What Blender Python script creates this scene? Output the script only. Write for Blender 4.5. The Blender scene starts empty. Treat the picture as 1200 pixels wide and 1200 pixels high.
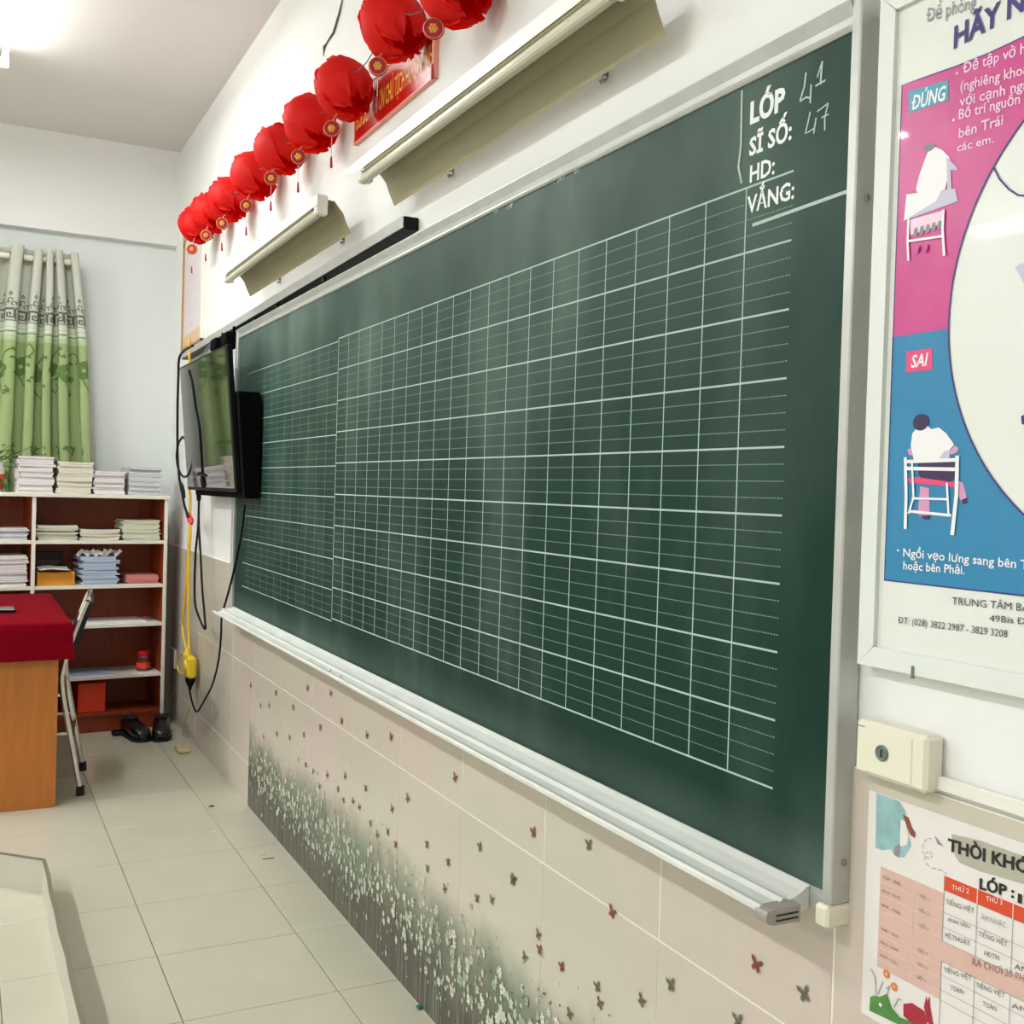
import bpy, math, random
from mathutils import Vector, Matrix
random.seed(7)
PI = math.pi
scene = bpy.context.scene
COL = scene.collection

# ---------------------------------------------------------------- camera
cam_data = bpy.data.cameras.new('camera')
cam_data.sensor_fit = 'HORIZONTAL'
cam_data.sensor_width = 36.0
cam_data.lens = 36.0 * 1245.26 / 1200.0
cam_data.clip_start = 0.05
cam_data.clip_end = 60
cam = bpy.data.objects.new('camera', cam_data)
COL.objects.link(cam)
_r = Vector((0.8885635,-0.4578239,0.0291910)); _u = Vector((-0.0175599,0.0296414,0.9994063)); _f = Vector((0.4584174,0.8885486,-0.0182990))
m3 = Matrix((_r, _u, -_f)).transposed()
cam.matrix_world = Matrix.Translation((-1.09, 0.0, 1.352)) @ m3.to_4x4()
scene.camera = cam
scene.view_settings.view_transform = 'Standard'
scene.view_settings.look = 'None'
scene.view_settings.gamma = 1.0
scene.view_settings.use_curve_mapping = False
scene.view_settings.exposure = 0.30

# ---------------------------------------------------------------- world + room lamps
world = bpy.data.worlds.new('world')
scene.world = world
world.use_nodes = True
world.node_tree.nodes['Background'].inputs[0].default_value = (0.75, 0.85, 1.0, 1)
world.node_tree.nodes['Background'].inputs[1].default_value = 0.6
# (x, y, power) of each ceiling batten lamp; battens run along the board wall
LAMPS = [(-1.03, 4.715, 15.0), (-3.0, 4.4, 44.0), (-3.0, 1.3, 40.0), (-3.0, -1.2, 14.0), (-5.0, 4.4, 16.0), (-5.0, 1.3, 16.0)]
CEIL_Z = 3.29
for lx, ly, lw in LAMPS:
    ld = bpy.data.lights.new('tube_light', 'AREA')
    ld.shape = 'RECTANGLE'; ld.size = 0.12; ld.size_y = 1.16
    ld.energy = lw
    ld.color = (0.93, 0.98, 1.0)
    lo = bpy.data.objects.new('tube_light', ld)
    lo.location = (lx, ly, CEIL_Z - 0.118)
    COL.objects.link(lo)

# ---------------------------------------------------------------- helpers
def srgb(r, g, b):
    def c(v):
        v /= 255.0
        return v / 12.92 if v <= 0.04045 else ((v + 0.055) / 1.055) ** 2.4
    return (c(r), c(g), c(b), 1.0)

def mat(name, col, rough=0.5, metal=0.0, noise=0.0, nscale=8.0, bump=0.0, bscale=60.0, spec=0.5, coat=0.0, stretch=None, emit=None, rnd=0.0):
    m = bpy.data.materials.new(name); m.use_nodes = True
    nt = m.node_tree; b = nt.nodes['Principled BSDF']
    b.inputs['Base Color'].default_value = col
    b.inputs['Roughness'].default_value = rough
    b.inputs['Metallic'].default_value = metal
    b.inputs['Specular IOR Level'].default_value = spec
    b.inputs['Coat Weight'].default_value = coat
    if emit:
        b.inputs['Emission Color'].default_value = emit[0]
        b.inputs['Emission Strength'].default_value = emit[1]
    tc = nt.nodes.new('ShaderNodeNewGeometry')
    vec = tc.outputs['Position']
    if stretch:
        mp = nt.nodes.new('ShaderNodeMapping'); mp.inputs['Scale'].default_value = stretch
        nt.links.new(vec, mp.inputs[0]); vec = mp.outputs[0]
    last = None
    if noise > 0:
        n = nt.nodes.new('ShaderNodeTexNoise'); n.inputs['Scale'].default_value = nscale; n.inputs['Detail'].default_value = 5
        nt.links.new(vec, n.inputs['Vector'])
        mr = nt.nodes.new('ShaderNodeMapRange')
        mr.inputs[1].default_value = 0.3; mr.inputs[2].default_value = 0.7
        mr.inputs[3].default_value = 1 - noise; mr.inputs[4].default_value = 1 + noise
        nt.links.new(n.outputs['Fac'], mr.inputs[0])
        hs = nt.nodes.new('ShaderNodeHueSaturation'); hs.inputs['Color'].default_value = col
        nt.links.new(mr.outputs[0], hs.inputs['Value'])
        nt.links.new(hs.outputs[0], b.inputs['Base Color']); last = hs
    if rnd > 0:
        oi = nt.nodes.new('ShaderNodeObjectInfo')
        mr2 = nt.nodes.new('ShaderNodeMapRange'); mr2.inputs[3].default_value = 1 - rnd; mr2.inputs[4].default_value = 1 + rnd
        nt.links.new(oi.outputs['Random'], mr2.inputs[0])
        hs2 = nt.nodes.new('ShaderNodeHueSaturation'); hs2.inputs['Color'].default_value = col
        if last: nt.links.new(last.outputs[0], hs2.inputs['Color'])
        nt.links.new(mr2.outputs[0], hs2.inputs['Value'])
        nt.links.new(hs2.outputs[0], b.inputs['Base Color'])
    if bump > 0:
        n2 = nt.nodes.new('ShaderNodeTexNoise'); n2.inputs['Scale'].default_value = bscale; n2.inputs['Detail'].default_value = 4
        nt.links.new(vec, n2.inputs['Vector'])
        bp = nt.nodes.new('ShaderNodeBump'); bp.inputs['Strength'].default_value = bump; bp.inputs['Distance'].default_value = 0.004
        nt.links.new(n2.outputs['Fac'], bp.inputs['Height']); nt.links.new(bp.outputs[0], b.inputs['Normal'])
    return m

ORG = {}          # object -> world-ish origin its mesh coordinates are measured from
def org(o): return ORG.get(o.name, Vector((0, 0, 0))) if o else Vector((0, 0, 0))

def props(o, label=None, cat=None, group=None, kind=None):
    if label: o['label'] = label
    if cat: o['category'] = cat
    if group: o['group'] = group
    if kind: o['kind'] = kind
    return o

def thing(name, label, cat, loc=(0, 0, 0), rotz=0.0, group=None):
    o = bpy.data.objects.new(name, None); COL.objects.link(o)
    o.empty_display_size = 0.05
    o.location = loc; o.rotation_euler = (0, 0, rotz)
    ORG[o.name] = Vector(loc)
    return props(o, label, cat, group)

class MB:
    """collects shapes; build() links them as one mesh object"""
    def __init__(s): s.v = []; s.f = []; s.m = []
    def add(s, vs, fs, mi=0):
        n = len(s.v); s.v += [tuple(v) for v in vs]; s.f += [tuple(i + n for i in f) for f in fs]; s.m += [mi] * len(fs); return s
    def box(s, x0, x1, y0, y1, z0, z1, mi=0, M=None):
        vs = [Vector((x, y, z)) for z in (z0, z1) for y in (y0, y1) for x in (x0, x1)]
        if M is not None: vs = [M @ v for v in vs]
        return s.add(vs, [(0, 2, 3, 1), (4, 5, 7, 6), (0, 1, 5, 4), (2, 6, 7, 3), (0, 4, 6, 2), (1, 3, 7, 5)], mi)
    def bbox(s, x0, x1, y0, y1, z0, z1, b=0.003, mi=0, M=None):
        """box with chamfered edges"""
        P = []
        for (a, c, d) in ((0, b, b), (b, 0, b), (b, b, 0)):
            for z in (0, 1):
                for y in (0, 1):
                    for x in (0, 1):
                        P.append(Vector((x0 + a if x == 0 else x1 - a, y0 + c if y == 0 else y1 - c, z0 + d if z == 0 else z1 - d)))
        if M is not None: P = [M @ v for v in P]
        X = lambda x, y, z: x + 2 * y + 4 * z
        Y = lambda x, y, z: 8 + x + 2 * y + 4 * z
        Z = lambda x, y, z: 16 + x + 2 * y + 4 * z
        F = [(X(0,0,0), X(0,0,1), X(0,1,1), X(0,1,0)), (X(1,0,0), X(1,1,0), X(1,1,1), X(1,0,1)),
             (Y(0,0,0), Y(1,0,0), Y(1,0,1), Y(0,0,1)), (Y(0,1,0), Y(0,1,1), Y(1,1,1), Y(1,1,0)),
             (Z(0,0,0), Z(0,1,0), Z(1,1,0), Z(1,0,0)), (Z(0,0,1), Z(1,0,1), Z(1,1,1), Z(0,1,1))]
        for a in (0, 1):
            for c in (0, 1):
                F.append((X(a,c,0), X(a,c,1), Y(a,c,1), Y(a,c,0)))
                F.append((X(a,0,c), X(a,1,c), Z(a,1,c), Z(a,0,c)))
                F.append((Y(0,a,c), Y(1,a,c), Z(1,a,c), Z(0,a,c)))
                for d in (0, 1): F.append((X(a,c,d), Y(a,c,d), Z(a,c,d)))
        return s.add(P, F, mi)
    def prism(s, prof, axis, a0, a1, mi=0, M=None, cap=True):
        """closed 2-D profile swept along an axis (0,1,2); profile gives the other two coords in order"""
        n = len(prof); vs = []
        for a in (a0, a1):
            for p in prof:
                v = list(p); v.insert(axis, a); vs.append(Vector(v))
        if M is not None: vs = [M @ v for v in vs]
        fs = [(i, (i + 1) % n, n + (i + 1) % n, n + i) for i in range(n)]
        if cap: fs += [tuple(range(n))[::-1], tuple(range(n, 2 * n))]
        return s.add(vs, fs, mi)
    def sheet(s, prof, t, axis, a0, a1, mi=0, M=None):
        """open 2-D line given thickness t then swept"""
        pr = [Vector(p) for p in prof]; N = []
        for i in range(len(pr)):
            a = pr[max(0, i - 1)]; b = pr[min(len(pr) - 1, i + 1)]; d = (b - a).normalized(); N.append(Vector((-d.y, d.x)))
        return s.prism([tuple(p + n * t / 2) for p, n in zip(pr, N)] + [tuple(p - n * t / 2) for p, n in reversed(list(zip(pr, N)))], axis, a0, a1, mi, M)
    def tube(s, pts, r, seg=8, mi=0, closed=False, rs=None):
        pts = [Vector(p) for p in pts]; n = len(pts)
        T = []
        for i in range(n):
            a = pts[i - 1] if (i > 0 or closed) else pts[0]; b = pts[(i + 1) % n] if (i < n - 1 or closed) else pts[-1]
            d = b - a; T.append(d.normalized() if d.length > 1e-9 else Vector((0, 0, 1)))
        up = Vector((0, 0, 1)) if abs(T[0].z) < 0.9 else Vector((1, 0, 0))
        N = (up - T[0] * up.dot(T[0])).normalized(); vs = []
        for i in range(n):
            N = (N - T[i] * N.dot(T[i])).normalized(); B = T[i].cross(N)
            rr = rs[i] if rs else r
            for k in range(seg):
                a = 2 * PI * k / seg; vs.append(pts[i] + N * math.cos(a) * rr + B * math.sin(a) * rr)
        fs = []
        for i in range(n if closed else n - 1):
            j = (i + 1) % n
            for k in range(seg): fs.append((i * seg + k, i * seg + (k + 1) % seg, j * seg + (k + 1) % seg, j * seg + k))
        if not closed: fs += [tuple(range(seg))[::-1], tuple(range((n - 1) * seg, n * seg))]
        return s.add(vs, fs, mi)
    def ball(s, c, r, seg=10, rings=7, sc=(1, 1, 1), mi=0):
        c = Vector(c); vs = [c + Vector((0, 0, -r * sc[2]))]
        for j in range(1, rings):
            t = -PI / 2 + PI * j / rings
            for k in range(seg):
                a = 2 * PI * k / seg; vs.append(c + Vector((r * sc[0] * math.cos(t) * math.cos(a), r * sc[1] * math.cos(t) * math.sin(a), r * sc[2] * math.sin(t))))
        vs.append(c + Vector((0, 0, r * sc[2])))
        fs = [(0, 1 + (k + 1) % seg, 1 + k) for k in range(seg)]
        for j in range(rings - 2):
            for k in range(seg): fs.append((1 + j * seg + k, 1 + j * seg + (k + 1) % seg, 1 + (j + 1) * seg + (k + 1) % seg, 1 + (j + 1) * seg + k))
        o = 1 + (rings - 2) * seg
        fs += [(o + k, o + (k + 1) % seg, len(vs) - 1) for k in range(seg)]
        return s.add(vs, fs, mi)
    def lathe(s, prof, c=(0, 0, 0), seg=20, mi=0, M=None):
        c = Vector(c); n = len(prof); vs = []
        for (r, z) in prof:
            for k in range(seg):
                a = 2 * PI * k / seg; vs.append(Vector((r * math.cos(a), r * math.sin(a), z)))
        vs = [(M @ v if M is not None else v) + c for v in vs]
        fs = []
        for j in range(n - 1):
            for k in range(seg): fs.append((j * seg + k, j * seg + (k + 1) % seg, (j + 1) * seg + (k + 1) % seg, (j + 1) * seg + k))
        fs += [tuple(range(seg))[::-1], tuple(range((n - 1) * seg, n * seg))]
        return s.add(vs, fs, mi)
    def build(s, name, mats, parent=None, local=False, smooth=False, loc=None):
        me = bpy.data.meshes.new(name)
        o0 = Vector((0, 0, 0)) if local else org(parent)
        here = Vector(loc) if loc is not None else (o0 if not local else Vector((0, 0, 0)))
        vs = [tuple(Vector(v) - here) for v in s.v] if not local else s.v
        me.from_pydata(vs, [], s.f)
        if not isinstance(mats, (list, tuple)): mats = [mats]
        for m in mats: me.materials.append(m)
        if len(mats) > 1: me.polygons.foreach_set('material_index', s.m)
        if smooth: me.polygons.foreach_set('use_smooth', [True] * len(me.polygons))
        me.update(); me.validate()
        o = bpy.data.objects.new(name, me); COL.objects.link(o)
        if parent: o.parent = parent
        if not local: o.location = here - o0
        ORG[o.name] = here if not local else Vector((0, 0, 0))
        return o

def smooth_by_angle(o, deg=35):
    me = o.data
    me.polygons.foreach_set('use_smooth', [True] * len(me.polygons))
    try: me.set_sharp_from_angle(angle=math.radians(deg))
    except Exception: pass
    return o

def copy_tree(o, parent=None):
    c = o.copy(); COL.objects.link(c)
    if parent: c.parent = parent
    for ch in [k for k in bpy.data.objects if k.parent == o]:
        copy_tree(ch, c)
    return c

# flat print on a wall facing -x : shapes are given as (y, z)
class Print:
    def __init__(s, x): s.x = x; s.mb = MB(); s.mats = []
    def mi(s, m):
        if m not in s.mats: s.mats.append(m)
        return s.mats.index(m)
    def poly(s, pts, m, layer=0):
        x = s.x - 0.00025 * layer
        from mathutils.geometry import tessellate_polygon
        v3 = [Vector((x, p[0], p[1])) for p in pts]
        tr = tessellate_polygon([v3])
        fs = []
        for t in tr:
            a, b, c = (v3[i] for i in t)
            nn = (b - a).cross(c - a)
            fs.append(tuple(t) if nn.x < 0 else tuple(t)[::-1])
        s.mb.add(v3, fs, s.mi(m)); return s
    def line(s, pts, w, m, layer=0, closed=False):
        P = [Vector(p) for p in pts]; n = len(P)
        if closed: P.append(P[0].copy()); n += 1
        L, Rr = [], []
        for i in range(n):
            a = P[max(0, i - 1)]; b = P[min(n - 1, i + 1)]
            if closed and i in (0, n - 1): a = P[n - 2]; b = P[1]
            d = b - a
            if d.length < 1e-9: d = Vector((1, 0))
            d.normalize(); nn = Vector((-d.y, d.x)) * w / 2
            L.append(P[i] + nn); Rr.append(P[i] - nn)
        x = s.x - 0.00025 * layer
        vs = [(x, p.x, p.y) for p in L] + [(x, p.x, p.y) for p in Rr]
        s.mb.add(vs, [(i, i + 1, n + i + 1, n + i) for i in range(n - 1)], s.mi(m)); return s
    def disc(s, c, r, m, layer=0, n=20, ry=None):
        ry = ry or r
        return s.poly([(c[0] + r * math.cos(2 * PI * k / n), c[1] + ry * math.sin(2 * PI * k / n)) for k in range(n)], m, layer)
    def text(s, body, p0, width, height, m, layer=1, bold=0.0, shear=0.0, slope=0.0, space=1.0):
        """p0 = (y, z) of the left end of the baseline; reading direction is -y; width and height in metres"""
        vs, fs = text_mesh(body, bold, shear, space)
        xs = [v[0] for v in vs]; wx = max(xs) - min(xs); x0 = min(xs)
        cap = CAPH
        x = s.x - 0.00025 * layer
        out = []
        for v in vs:
            a = (v[0] - x0) / wx * width; b = v[1] / cap * height
            out.append((x - v[2], p0[0] - a, p0[1] + b + slope * a))
        s.mb.add(out, fs, s.mi(m)); return s
    def build(s, name, parent=None): return s.mb.build(name, s.mats, parent)

CAPH = 0.73
_tc = {}
HORN = {'Ơ': 'O', 'Ớ': 'Ó', 'Ờ': 'Ò', 'ơ': 'o', 'ờ': 'ò', 'ớ': 'ó', 'ở': 'ỏ', 'Ư': 'U', 'ư': 'u'}
def text_mesh(body, bold=0.0, shear=0.0, space=1.0):
    key = (body, bold, shear, space)
    if key in _tc: return _tc[key]
    HM = HORN if bold < .01 else {}
    if any(c in HM or c == '\u0110' for c in body):
        plain = ''.join('D' if c == '\u0110' else HM.get(c, c) for c in body)
        vs, fs = text_mesh(plain, bold, shear, space); vs, fs = list(vs), list(fs)
        for i, ch_ in enumerate(body):
            if ch_ != '\u0110' and ch_ not in HM: continue
            g_ = plain[i]; base_ = {'D': 'D'}.get(g_, 'U' if g_ in 'UÚÙ' else ('u' if g_ in 'uúù' else ('o' if g_ in 'oóòỏ' else 'O')))
            x1 = max(v[0] for v in text_mesh(plain[:i] + base_, bold, 0.0, space)[0])
            n = len(vs)
            if g_ == 'D':
                dv = [v[0] for v in text_mesh('D', bold, 0.0, space)[0]]; xs_ = x1 - (max(dv) - min(dv))
                t_ = .045 + bold; zc = CAPH * .49; P_ = [(xs_ - .09, zc - t_), (xs_ + .24, zc - t_), (xs_ + .24, zc + t_), (xs_ - .09, zc + t_)]
            else:
                zt = .52 if base_ in 'ou' else CAPH; P_ = [(x1 - .10, zt * .86), (x1 + .04, zt * .93), (x1 + .05, zt * 1.12), (x1 - .03, zt * 1.10), (x1 - .04, zt * 1.0), (x1 - .13, zt * .95)]
            vs += [(x_ + shear * z_, z_, .00011) for x_, z_ in P_]; fs.append(tuple(range(n, n + len(P_))))
        _tc[key] = (vs, fs); return vs, fs
    cu = bpy.data.curves.new('t', 'FONT'); cu.body = body; cu.resolution_u = 2; cu.offset = bold; cu.shear = shear; cu.space_character = space
    cu.fill_mode = 'FRONT' if hasattr(cu, 'fill_mode') else cu.fill_mode
    ob = bpy.data.objects.new('t', cu)
    me = bpy.data.meshes.new_from_object(ob)
    vs = [tuple(v.co) for v in me.vertices]
    fs = []
    for p in me.polygons:
        idx = tuple(p.vertices)
        fs.append(idx if p.normal.z >= 0 else idx[::-1])
    bpy.data.objects.remove(ob); bpy.data.curves.remove(cu); bpy.data.meshes.remove(me)
    _tc[key] = (vs, fs)
    return vs, fs

# ---------------------------------------------------------------- materials
M = {}
M['wall'] = mat('wall_paint', srgb(238, 238, 235), 0.65, noise=0.02, nscale=2.5, bump=0.15, bscale=90)
M['wall_far'] = mat('wall_paint_cool', srgb(226, 230, 228), 0.7, noise=0.02, nscale=2.0, bump=0.1, bscale=90)
M['ceiling'] = mat('ceiling_paint', srgb(226, 223, 219), 0.8, noise=0.015, nscale=1.5)
M['grout_w'] = mat('wall_grout', srgb(240, 234, 222), 0.7)
M['grout_f'] = mat('floor_grout', srgb(120, 116, 104), 0.8)
M['tile_f'] = mat('floor_tile', srgb(194, 190, 171), 0.28, noise=0.03, nscale=6, rnd=0.015, spec=0.45)
M['alu'] = mat('aluminium', srgb(190, 191, 186), 0.42, 0.4, noise=0.06, nscale=14)
M['alu_bright'] = mat('aluminium_chalky', srgb(222, 224, 218), 0.55, 0.15, noise=0.07, nscale=30, stretch=(1, .25, 1))
M['white_plastic'] = mat('white_plastic', srgb(236, 234, 224), 0.35, noise=0.02)
M['cream_plastic'] = mat('cream_plastic', srgb(232, 228, 208), 0.35, noise=0.015)
M['dark'] = mat('dark_slot', srgb(40, 38, 36), 0.7)
M['black'] = mat('black_plastic', srgb(6, 6, 7), 0.5, spec=0.2)
M['black_matt'] = mat('black_matt', srgb(5, 4, 7), 0.85, spec=0.1)
M['screen'] = mat('screen_glass', srgb(20, 22, 24), 0.07, spec=0.8, coat=0.5)
M['screen'].node_tree.nodes['Principled BSDF'].inputs['Coat Roughness'].default_value = 0.03
M['grid'] = mat('board_line', srgb(168, 192, 184), 0.8)
M['grid_faint'] = mat('board_line_faint', srgb(112, 150, 134), 0.8)
M['letter_white'] = mat('letter_white', srgb(236, 240, 236), 0.7)
M['chalk'] = mat('chalk_mark', srgb(178, 196, 188), 0.95, noise=0.12, nscale=260)
M['chalk_faint'] = mat('chalk_mark_faint', srgb(128, 150, 140), 0.95, noise=0.15, nscale=200)
M['lamp_cream'] = mat('lamp_enamel_dusty', srgb(156, 149, 118), 0.5, noise=0.06, nscale=9, stretch=(1, .3, 1))
M['lamp_white'] = mat('lamp_enamel_white', srgb(250, 250, 248), 0.3)
M['tube_off'] = mat('unlit_tube_glass', srgb(206, 202, 182), 0.2)
M['steel'] = mat('bracket_steel', srgb(150, 150, 140), 0.4, 0.8)
M['chrome'] = mat('chrome', srgb(214, 210, 204), 0.18, 0.95)
M['rubber'] = mat('rubber', srgb(18, 18, 22), 0.7)
M['red_cloth'] = mat('red_table_cloth', srgb(122, 0, 20), 1.0, spec=0.1, noise=0.10, nscale=22, bump=0.2, bscale=300)
M['wood'] = mat('desk_laminate', srgb(186, 112, 44), 0.4, noise=0.10, nscale=5, stretch=(9, 9, .9))
M['case_wood'] = mat('bookcase_back_wood', srgb(136, 52, 14), 0.45, noise=0.2, nscale=6, stretch=(8, 8, .8))
M['case_edge'] = mat('bookcase_edge_white', srgb(232, 228, 214), 0.4)
M['paper'] = mat('paper', srgb(232, 228, 226), 0.8, noise=0.05, nscale=160, stretch=(.3, .3, 3))
M['navy'] = mat('navy_vinyl', srgb(22, 24, 44), 0.45)
M['yellow'] = mat('yellow_plastic', srgb(232, 196, 40), 0.4)
M['yellow_wire'] = mat('yellow_wire', srgb(226, 184, 50), 0.45)
M['pale_wire'] = mat('pale_yellow_wire', srgb(196, 184, 130), 0.5)
M['red_plastic'] = mat('red_plastic', srgb(206, 22, 30), 0.35)
M['frame_white'] = mat('frame_white', srgb(226, 230, 224), 0.4, noise=0.02)
M['poster_white'] = mat('poster_white', srgb(228, 231, 224), 0.3, bump=0.25, bscale=14, coat=0.5)
M['magenta'] = mat('poster_magenta', srgb(198, 56, 134), 0.3, noise=0.05, nscale=20, bump=0.25, bscale=22, coat=0.6)
M['cyan'] = mat('poster_cyan', srgb(22, 126, 174), 0.32, noise=0.03, nscale=20, bump=0.2, bscale=18, coat=0.4)
M['teal_box'] = mat('poster_teal_box', srgb(50, 150, 178), 0.3)
M['pink_box'] = mat('poster_pink_box', srgb(226, 70, 122), 0.3)
M['navy_ink'] = mat('navy_ink', srgb(52, 38, 116), 0.4)
M['grey_ink'] = mat('grey_ink', srgb(140, 138, 146), 0.5)
M['dark_ink'] = mat('dark_ink', srgb(70, 66, 66), 0.5)
M['white_ink'] = mat('white_ink', srgb(240, 238, 240), 0.4)
M['pale_pink_ink'] = mat('pale_pink_ink', srgb(240, 206, 226), 0.4)
M['black_ink'] = mat('black_ink', srgb(30, 28, 30), 0.5)
M['skin_ink'] = mat('skin_ink', srgb(214, 150, 190), 0.5)
M['skirt_ink'] = mat('skirt_ink', srgb(52, 34, 78), 0.5)
M['shade_ink'] = mat('shade_ink', srgb(200, 196, 216), 0.5)
M['tt_paper'] = mat('timetable_paper', srgb(232, 226, 222), 0.6)
M['tt_pink'] = mat('timetable_pink', srgb(216, 180, 168), 0.6)
M['tt_red'] = mat('timetable_red', srgb(214, 72, 32), 0.6)
M['tt_grey'] = mat('timetable_grey', srgb(180, 176, 160), 0.6)
M['tt_line'] = mat('timetable_line', srgb(168, 166, 164), 0.6)
M['tt_text'] = mat('timetable_text', srgb(104, 98, 96), 0.6)
M['tt_text_pink'] = mat('timetable_text_pink', srgb(164, 116, 108), 0.6)
M['tt_blue'] = mat('watercolour_blue', srgb(146, 186, 188), 0.6, noise=0.14, nscale=45)
M['tt_green'] = mat('print_green', srgb(84, 140, 70), 0.6, noise=0.1, nscale=60)
M['tt_crimson'] = mat('print_crimson', srgb(170, 34, 56), 0.6, noise=0.1, nscale=60)
M['tt_brown'] = mat('print_brown', srgb(140, 66, 50), 0.6)
M['tt_orange'] = mat('print_orange', srgb(220, 130, 60), 0.6)
M['banner_red'] = mat('banner_red', srgb(196, 26, 24), 0.22, coat=0.8)
M['gold_ink'] = mat('gold_ink', srgb(236, 186, 70), 0.4)
M['pink_edge'] = mat('pink_edge', srgb(236, 150, 130), 0.4)
M['gold'] = mat('gold_foil', srgb(228, 164, 62), 0.35, 0.3)
M['string'] = mat('dark_string', srgb(96, 84, 78), 0.8)
M['tassel'] = mat('tassel_crimson', srgb(168, 26, 60), 0.7)
M['cord_pink'] = mat('cord_pale', srgb(236, 190, 170), 0.7)
M['orange_box'] = mat('orange_card', srgb(222, 150, 40), 0.5)
M['red_box'] = mat('red_orange_card', srgb(226, 62, 22), 0.55)
M['pot_orange'] = mat('pot_orange', srgb(230, 80, 30), 0.4)
M['leaf'] = mat('leaf_green', srgb(58, 92, 36), 0.5, noise=0.2, nscale=30)
M['teal_bit'] = mat('teal_chalk', srgb(40, 110, 92), 0.8)
M['bin_wall'] = mat('bin_wall', srgb(196, 192, 178), 0.6)
M['bin_rim'] = mat('bin_rim', srgb(120, 112, 94), 0.6)

def paper_mat(name, c): return mat(name, c, 0.8, noise=0.06, nscale=120, stretch=(.3, .3, 4), rnd=0.04)
M['nb_white'] = paper_mat('notebook_white', srgb(224, 219, 218))
M['nb_cream'] = paper_mat('notebook_cream', srgb(220, 214, 196))
M['nb_green'] = paper_mat('notebook_pale_green', srgb(206, 208, 184))
M['nb_blue'] = paper_mat('notebook_pale_blue', srgb(176, 190, 212))
M['nb_pink'] = paper_mat('notebook_pink', srgb(206, 128, 124))
M['nb_grey'] = paper_mat('notebook_grey', srgb(202, 202, 206))
M['nb_cover'] = mat('notebook_cover', srgb(86, 70, 78), 0.6, rnd=0.3)
M['nb_cover_light'] = mat('notebook_cover_light', srgb(176, 176, 168), 0.6, rnd=0.15)

def red_petal_mat():
    m = bpy.data.materials.new('red_petal_fabric'); m.use_nodes = True
    nt = m.node_tree; b = nt.nodes['Principled BSDF']; out = nt.nodes['Material Output']
    b.inputs['Base Color'].default_value = srgb(240, 16, 6); b.inputs['Roughness'].default_value = 0.6
    tr = nt.nodes.new('ShaderNodeBsdfTranslucent'); tr.inputs[0].default_value = srgb(255, 26, 8)
    mx = nt.nodes.new('ShaderNodeMixShader'); mx.inputs[0].default_value = 0.5
    nt.links.new(b.outputs[0], mx.inputs[1]); nt.links.new(tr.outputs[0], mx.inputs[2]); nt.links.new(mx.outputs[0], out.inputs[0])
    w = nt.nodes.new('ShaderNodeTexNoise'); w.inputs['Scale'].default_value = 40
    bp = nt.nodes.new('ShaderNodeBump'); bp.inputs['Strength'].default_value = 0.3; bp.inputs['Distance'].default_value = 0.004
    tcn = nt.nodes.new('ShaderNodeTexCoord'); nt.links.new(tcn.outputs['Object'], w.inputs[0])
    nt.links.new(w.outputs[0], bp.inputs['Height']); nt.links.new(bp.outputs[0], b.inputs['Normal'])
    return m
M['petal'] = red_petal_mat()

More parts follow.
